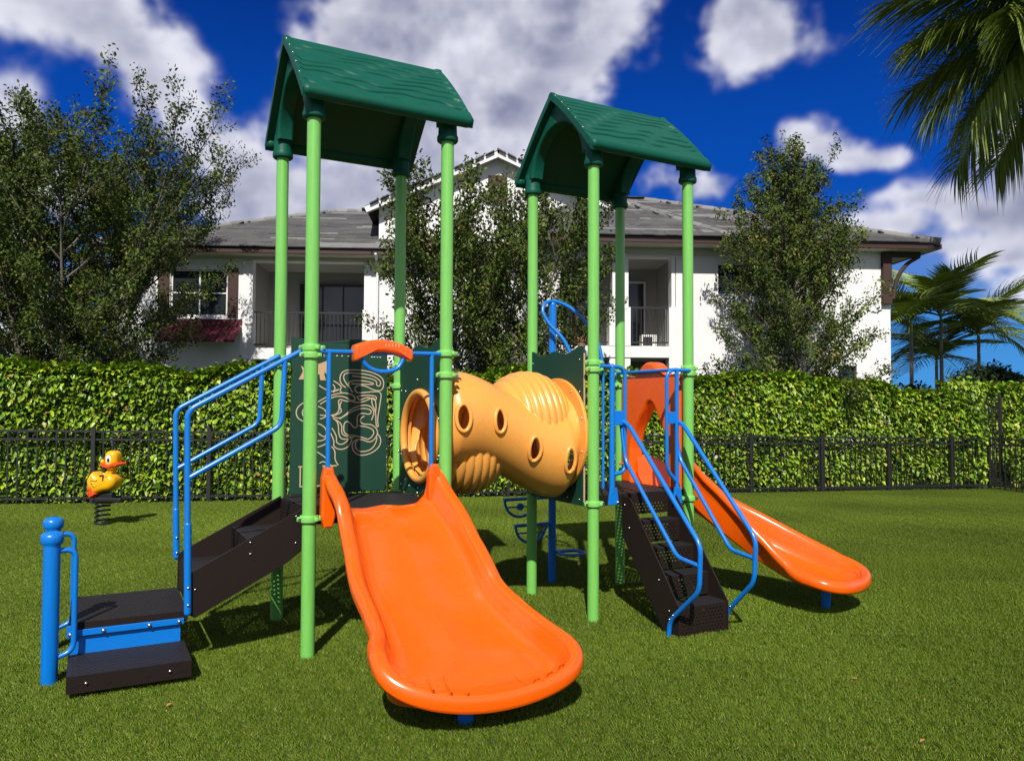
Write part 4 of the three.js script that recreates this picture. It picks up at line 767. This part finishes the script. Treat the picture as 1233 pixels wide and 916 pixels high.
  // eaves: soffit, fascia and gutter
  const eave = (x0, x1, z, zi) => { mesh('soffit', wb(x0, x1, 6.04, 6.07, zi, z - .06), M.soffit, ho); mesh('fascia', wb(x0, x1, 6.05, 6.21, z - .06, z - .02), M.gutter, ho); mesh('gutter', extrude([[0, 0], [.10, 0], [.125, .05], [.125, .12], [.10, .12], [.10, .03], [.02, .02], [.02, .12], [0, .12]], x1 - x0, 0).rotateY(-Math.PI / 2).rotateY(Math.PI).translate(x0, 6.06, z - .018), M.gutter, ho); };
  eave(-3.3, 2.1, .12, -.6); eave(2.1, 7.85, -.08, -.6); eave(-14.9, -3.3, -2.25, -2.83);
  mesh('frieze', wb(-2.98, 2.04, 5.86, 6.04, F + .002, F + .045), M.trim, ho); mesh('frieze', wb(-14.5, -3.1, 5.95, 6.04, G + .002, G + .045), M.trim, ho);
  mesh('soffit', wb(6.82, 7.80, 6.041, 6.069, -8.9, -.6), M.soffit, ho); mesh('fascia', wb(7.80, 7.86, 6.05, 6.2, -9, -.1), M.gutter, ho); mesh('gutter', wb(7.86, 7.98, 6.06, 6.18, -9, -.1), M.gutter, ho);
  mesh('downspout', pipe([V(-7.2, 6.05, -2.2), V(-7.2, 5.85, -2.75), V(-7.2, 0, -2.75)], .04, .08), M.wall, ho);
  // timber brackets under the right eave
  for (const z of [-.62, -3.2]) { const b = group('bracket', ho); mesh('bracket_leg', wb(6.56, 6.80, 4.62, 6.04, z + .03, z + .16), M.shutter, b); mesh('bracket_arm', wb(6.80, 7.62, 5.90, 6.04, z + .03, z + .15), M.shutter, b); mesh('bracket_brace', spline([V(6.85, 4.75, z + .09), V(6.98, 5.3, z + .09), V(7.25, 5.7, z + .09), V(7.6, 5.92, z + .09)], .055, 20, 6), M.shutter, b); }
  // roof planes with tiles
  const tileGeo = box(.30, .026, .27), tileMat = std([1, 1, 1], .9), roofBase = std([.05, .048, .046], .95), R = rng(404);
  function plane(pts, nm = 'roof_plane') {
    const P = pts.map(p => V(...p)), n = new THREE.Vector3(); for (let i = 0; i < P.length; i++) { const a = P[i], b = P[(i + 1) % P.length]; n.x += (a.y - b.y) * (a.z + b.z); n.y += (a.z - b.z) * (a.x + b.x); n.z += (a.x - b.x) * (a.y + b.y); } n.normalize(); if (n.y < 0) n.negate();
    const along = V(0, 1, 0).cross(n).normalize(), upS = n.clone().cross(along).normalize(); if (upS.y < 0) { upS.negate(); }
    const o = P[0], q = P.map(p => [p.clone().sub(o).dot(along), p.clone().sub(o).dot(upS)]);
    const g = group(nm, ho), pos = []; for (let i = 1; i < P.length - 1; i++) for (const k of [0, i, i + 1]) pos.push(P[k].x, P[k].y, P[k].z); const bg = new THREE.BufferGeometry(); bg.setAttribute('position', new THREE.Float32BufferAttribute(pos, 3)); bg.computeVertexNormals(); mesh('underlay', bg, roofBase, g);
    const inside = (x, y) => { let c = false; for (let i = 0, j = q.length - 1; i < q.length; j = i++) if ((q[i][1] > y) !== (q[j][1] > y) && x < (q[j][0] - q[i][0]) * (y - q[i][1]) / (q[j][1] - q[i][1]) + q[i][0]) c = !c; return c; };
    const xs = q.map(p => p[0]), ys = q.map(p => p[1]), basis = new THREE.Matrix4(), list = []; let row = 0;
    const zAx = upS.clone().multiplyScalar(-1), rot = new THREE.Matrix4().makeBasis(along, n, along.clone().cross(n)), tilt = new THREE.Matrix4().makeRotationX(along.clone().cross(n).dot(zAx) > 0 ? .055 : -.055); rot.multiply(tilt); const qq = new THREE.Quaternion().setFromRotationMatrix(rot);
    for (let y = Math.min(...ys) + .12; y < Math.max(...ys); y += .165, row++) for (let x = Math.min(...xs) + (row % 2) * .15; x < Math.max(...xs); x += .302) if (inside(x, y)) list.push([o.clone().addScaledVector(along, x).addScaledVector(upS, y).addScaledVector(n, .028 + .012 * R()), y]);
    const im = shadowed(new THREE.InstancedMesh(tileGeo, tileMat, list.length)); im.name = 'tiles'; im.userData.kind = 'stuff'; const m = new THREE.Matrix4(), c = new THREE.Color(), s1 = V(1, 1, 1); let run = .5; list.forEach(([p], i) => { m.compose(p, qq, s1); im.setMatrixAt(i, m); if (R() < .22) run = R(); const k = .036 + .04 * run + .024 * R() + (run > .86 ? .08 : 0); c.setRGB(k * 1.02, k, k * .99); im.setColorAt(i, c); }); g.add(im);
  }
  const E = 6.2; // eave height
  plane([[-3.35, E, .15], [2.15, E, .15], [1.35, 7.05, -1.6], [-1.2, 8.25, -4.0], [-3.35, 7.6, -2.7]].map((p, i) => i === 3 ? [-.6, 8.0, -3.6] : i === 4 ? [-2.4, 7.4, -2.35] : i === 2 ? [.1, 7.85, -3.25] : p), 'roof_plane');
  plane([[2.15, E, .15], [2.15, E - .02, -.05], [2.2, 6.9, -1.5], [.1, 7.85, -3.25]], 'roof_plane');
  plane([[1.2, E, -.05], [7.9, E, -.05], [.95, 8.25, -4.2], [-1.6, 8.25, -4.2]], 'roof_plane');
  plane([[7.9, E, -.05], [7.9, E, -9.1], [.95, 8.25, -4.9], [.95, 8.25, -4.2]], 'roof_plane');
  plane([[-14.95, E, -2.22], [-2.2, E, -2.22], [-2.2, 8.2, -6.3], [-8.9, 8.2, -6.3]], 'roof_plane');
  plane([[-14.95, E, -9.2], [-14.95, E, -2.22], [-8.9, 8.2, -6.3]], 'roof_plane');
  plane([[7.9, E, -9.1], [-14.95, E, -9.1], [-8.9, 8.2, -6.3], [.95, 8.25, -4.9]], 'roof_plane');
  // ridge and hip caps
  const cap = (a, b) => { const d = V(...b).sub(V(...a)), n = Math.round(d.length() / .36), g = group('ridge_cap', ho), im = shadowed(new THREE.InstancedMesh(new THREE.CylinderGeometry(.10, .115, .40, 8, 1, false), tileMat, n)); const q = new THREE.Quaternion().setFromUnitVectors(V(0, 1, 0), d.clone().normalize()), m = new THREE.Matrix4(), c = new THREE.Color(); for (let i = 0; i < n; i++) { m.compose(V(...a).addScaledVector(d, (i + .5) / n), q, V(1, 1, 1)); im.setMatrixAt(i, m); const k = .12 + .12 * R(); c.setRGB(k, k * .99, k * .97); im.setColorAt(i, c); } im.name = 'cap_tiles'; im.userData.kind = 'stuff'; g.add(im); };
  cap([7.9, E + .03, -.05], [.95, 8.28, -4.2]); cap([2.15, E + .03, .12], [.1, 7.9, -3.25]); cap([-14.95, E + .03, -2.22], [-8.9, 8.23, -6.3]); cap([-8.9, 8.23, -6.3], [-4, 8.23, -6.3]);
  // gable over the middle
  const gx = -3.75, gz = -3.05, hw = 3.45, gy = 7.62, pk = 9.15;
  mesh('gable_wall', extrude([[gx - hw, 6.3], [gx + hw, 6.3], [gx + hw, gy], [gx, pk], [gx - hw, gy]], .15, 0).translate(0, 0, gz - .15), M.wall, ho);
  for (const s of [-1, 1]) {
    plane(s < 0 ? [[gx - hw - .35, gy - .12, gz + .35], [gx - hw - .35, gy - .12, -8], [gx, pk + .06, -8], [gx, pk + .06, gz + .35]] : [[gx, pk + .06, gz + .35], [gx, pk + .06, -8], [gx + hw + .35, gy - .12, -8], [gx + hw + .35, gy - .12, gz + .35]]);
    const a = V(gx + s * (hw + .35), gy - .20, gz + .36), b = V(gx, pk - .02, gz + .36), d = b.clone().sub(a); mesh('rake_board', box(d.length(), .16, .05).rotateZ(Math.atan2(d.y, d.x) ).translate((a.x + b.x) / 2, (a.y + b.y) / 2, a.z), M.wall, ho);
    mesh('rake_soffit', box(d.length(), .02, .34).rotateZ(Math.atan2(d.y, d.x)).translate((a.x + b.x) / 2, (a.y + b.y) / 2 - .02, gz + .18), M.soffit, ho);
  }
  mesh('gable_vent', wb(gx - .28, gx + .28, 7.75, 8.6, gz, gz + .06), M.shutter, ho);
}
// a few things on the balconies
{
  const at = (x, y, z) => { const a = 4 * Math.PI / 180; return [3.5 + x * Math.cos(a) + z * Math.sin(a), gnd(3.5, -20) + y, -20 - x * Math.sin(a) + z * Math.cos(a)]; };
  const pot = group('potted_plant'); pot.position.set(...at(-1.55, 3.42, -1.35)); tag(pot, 'potted plant with reddish leaves behind the balcony railing', 'plant'); mesh('pot', new THREE.LatheGeometry([[.001, 0], [.13, 0], [.18, .3], [.16, .3], [.001, .26]].map(p => new THREE.Vector2(...p)), 16), std([.30, .12, .07], .8), pot);
  const R = rng(91), l = []; for (let k = 0; k < 160; k++) { const br = .5 + R(); l.push([V((R() - .5) * .5, .35 + .5 * R(), (R() - .5) * .4), new THREE.Euler(R() * 6, R() * 6, R() * 6), 1 + R(), R() < .5 ? [.16 * br, .09 * br, .02 * br] : [.06 * br, .09 * br, .02 * br]]); } instanced('foliage', leafGeo(.10, .05), M.oakLeaf, l, pot);
  const ac = group('air_conditioner'); ac.position.set(...at(.32, 3.42, -1.3)); ac.rotation.y = .07; tag(ac, 'small white box unit on the balcony floor by the glass door', 'air conditioner'); mesh('casing', rbox(.42, .36, .3, .02, 0, .18, 0), M.whiteFrame, ac); mesh('grille', rbox(.26, .24, .01, .004, -.05, .18, .153), M.fence, ac);
}
// dry leaves lying on the turf
{
  const g = leafGeo(.042, .020, .4, 1, 0, null, .1), m = std([.36, .17, .06], .8), R = rng(55);
  for (const [x, z] of [[-1.9, -4.35], [2.15, -4.1], [2.2, -5.0]]) { const o = mesh('fallen_leaf', g, m); o.position.set(x, gnd(x, z) + .024, z); o.rotation.set(.2, R() * 6, .15); tag(o, 'small dry brown leaf lying on the turf', 'leaf', 'fallen leaves on the turf'); }
}
renderer.render(scene, camera);
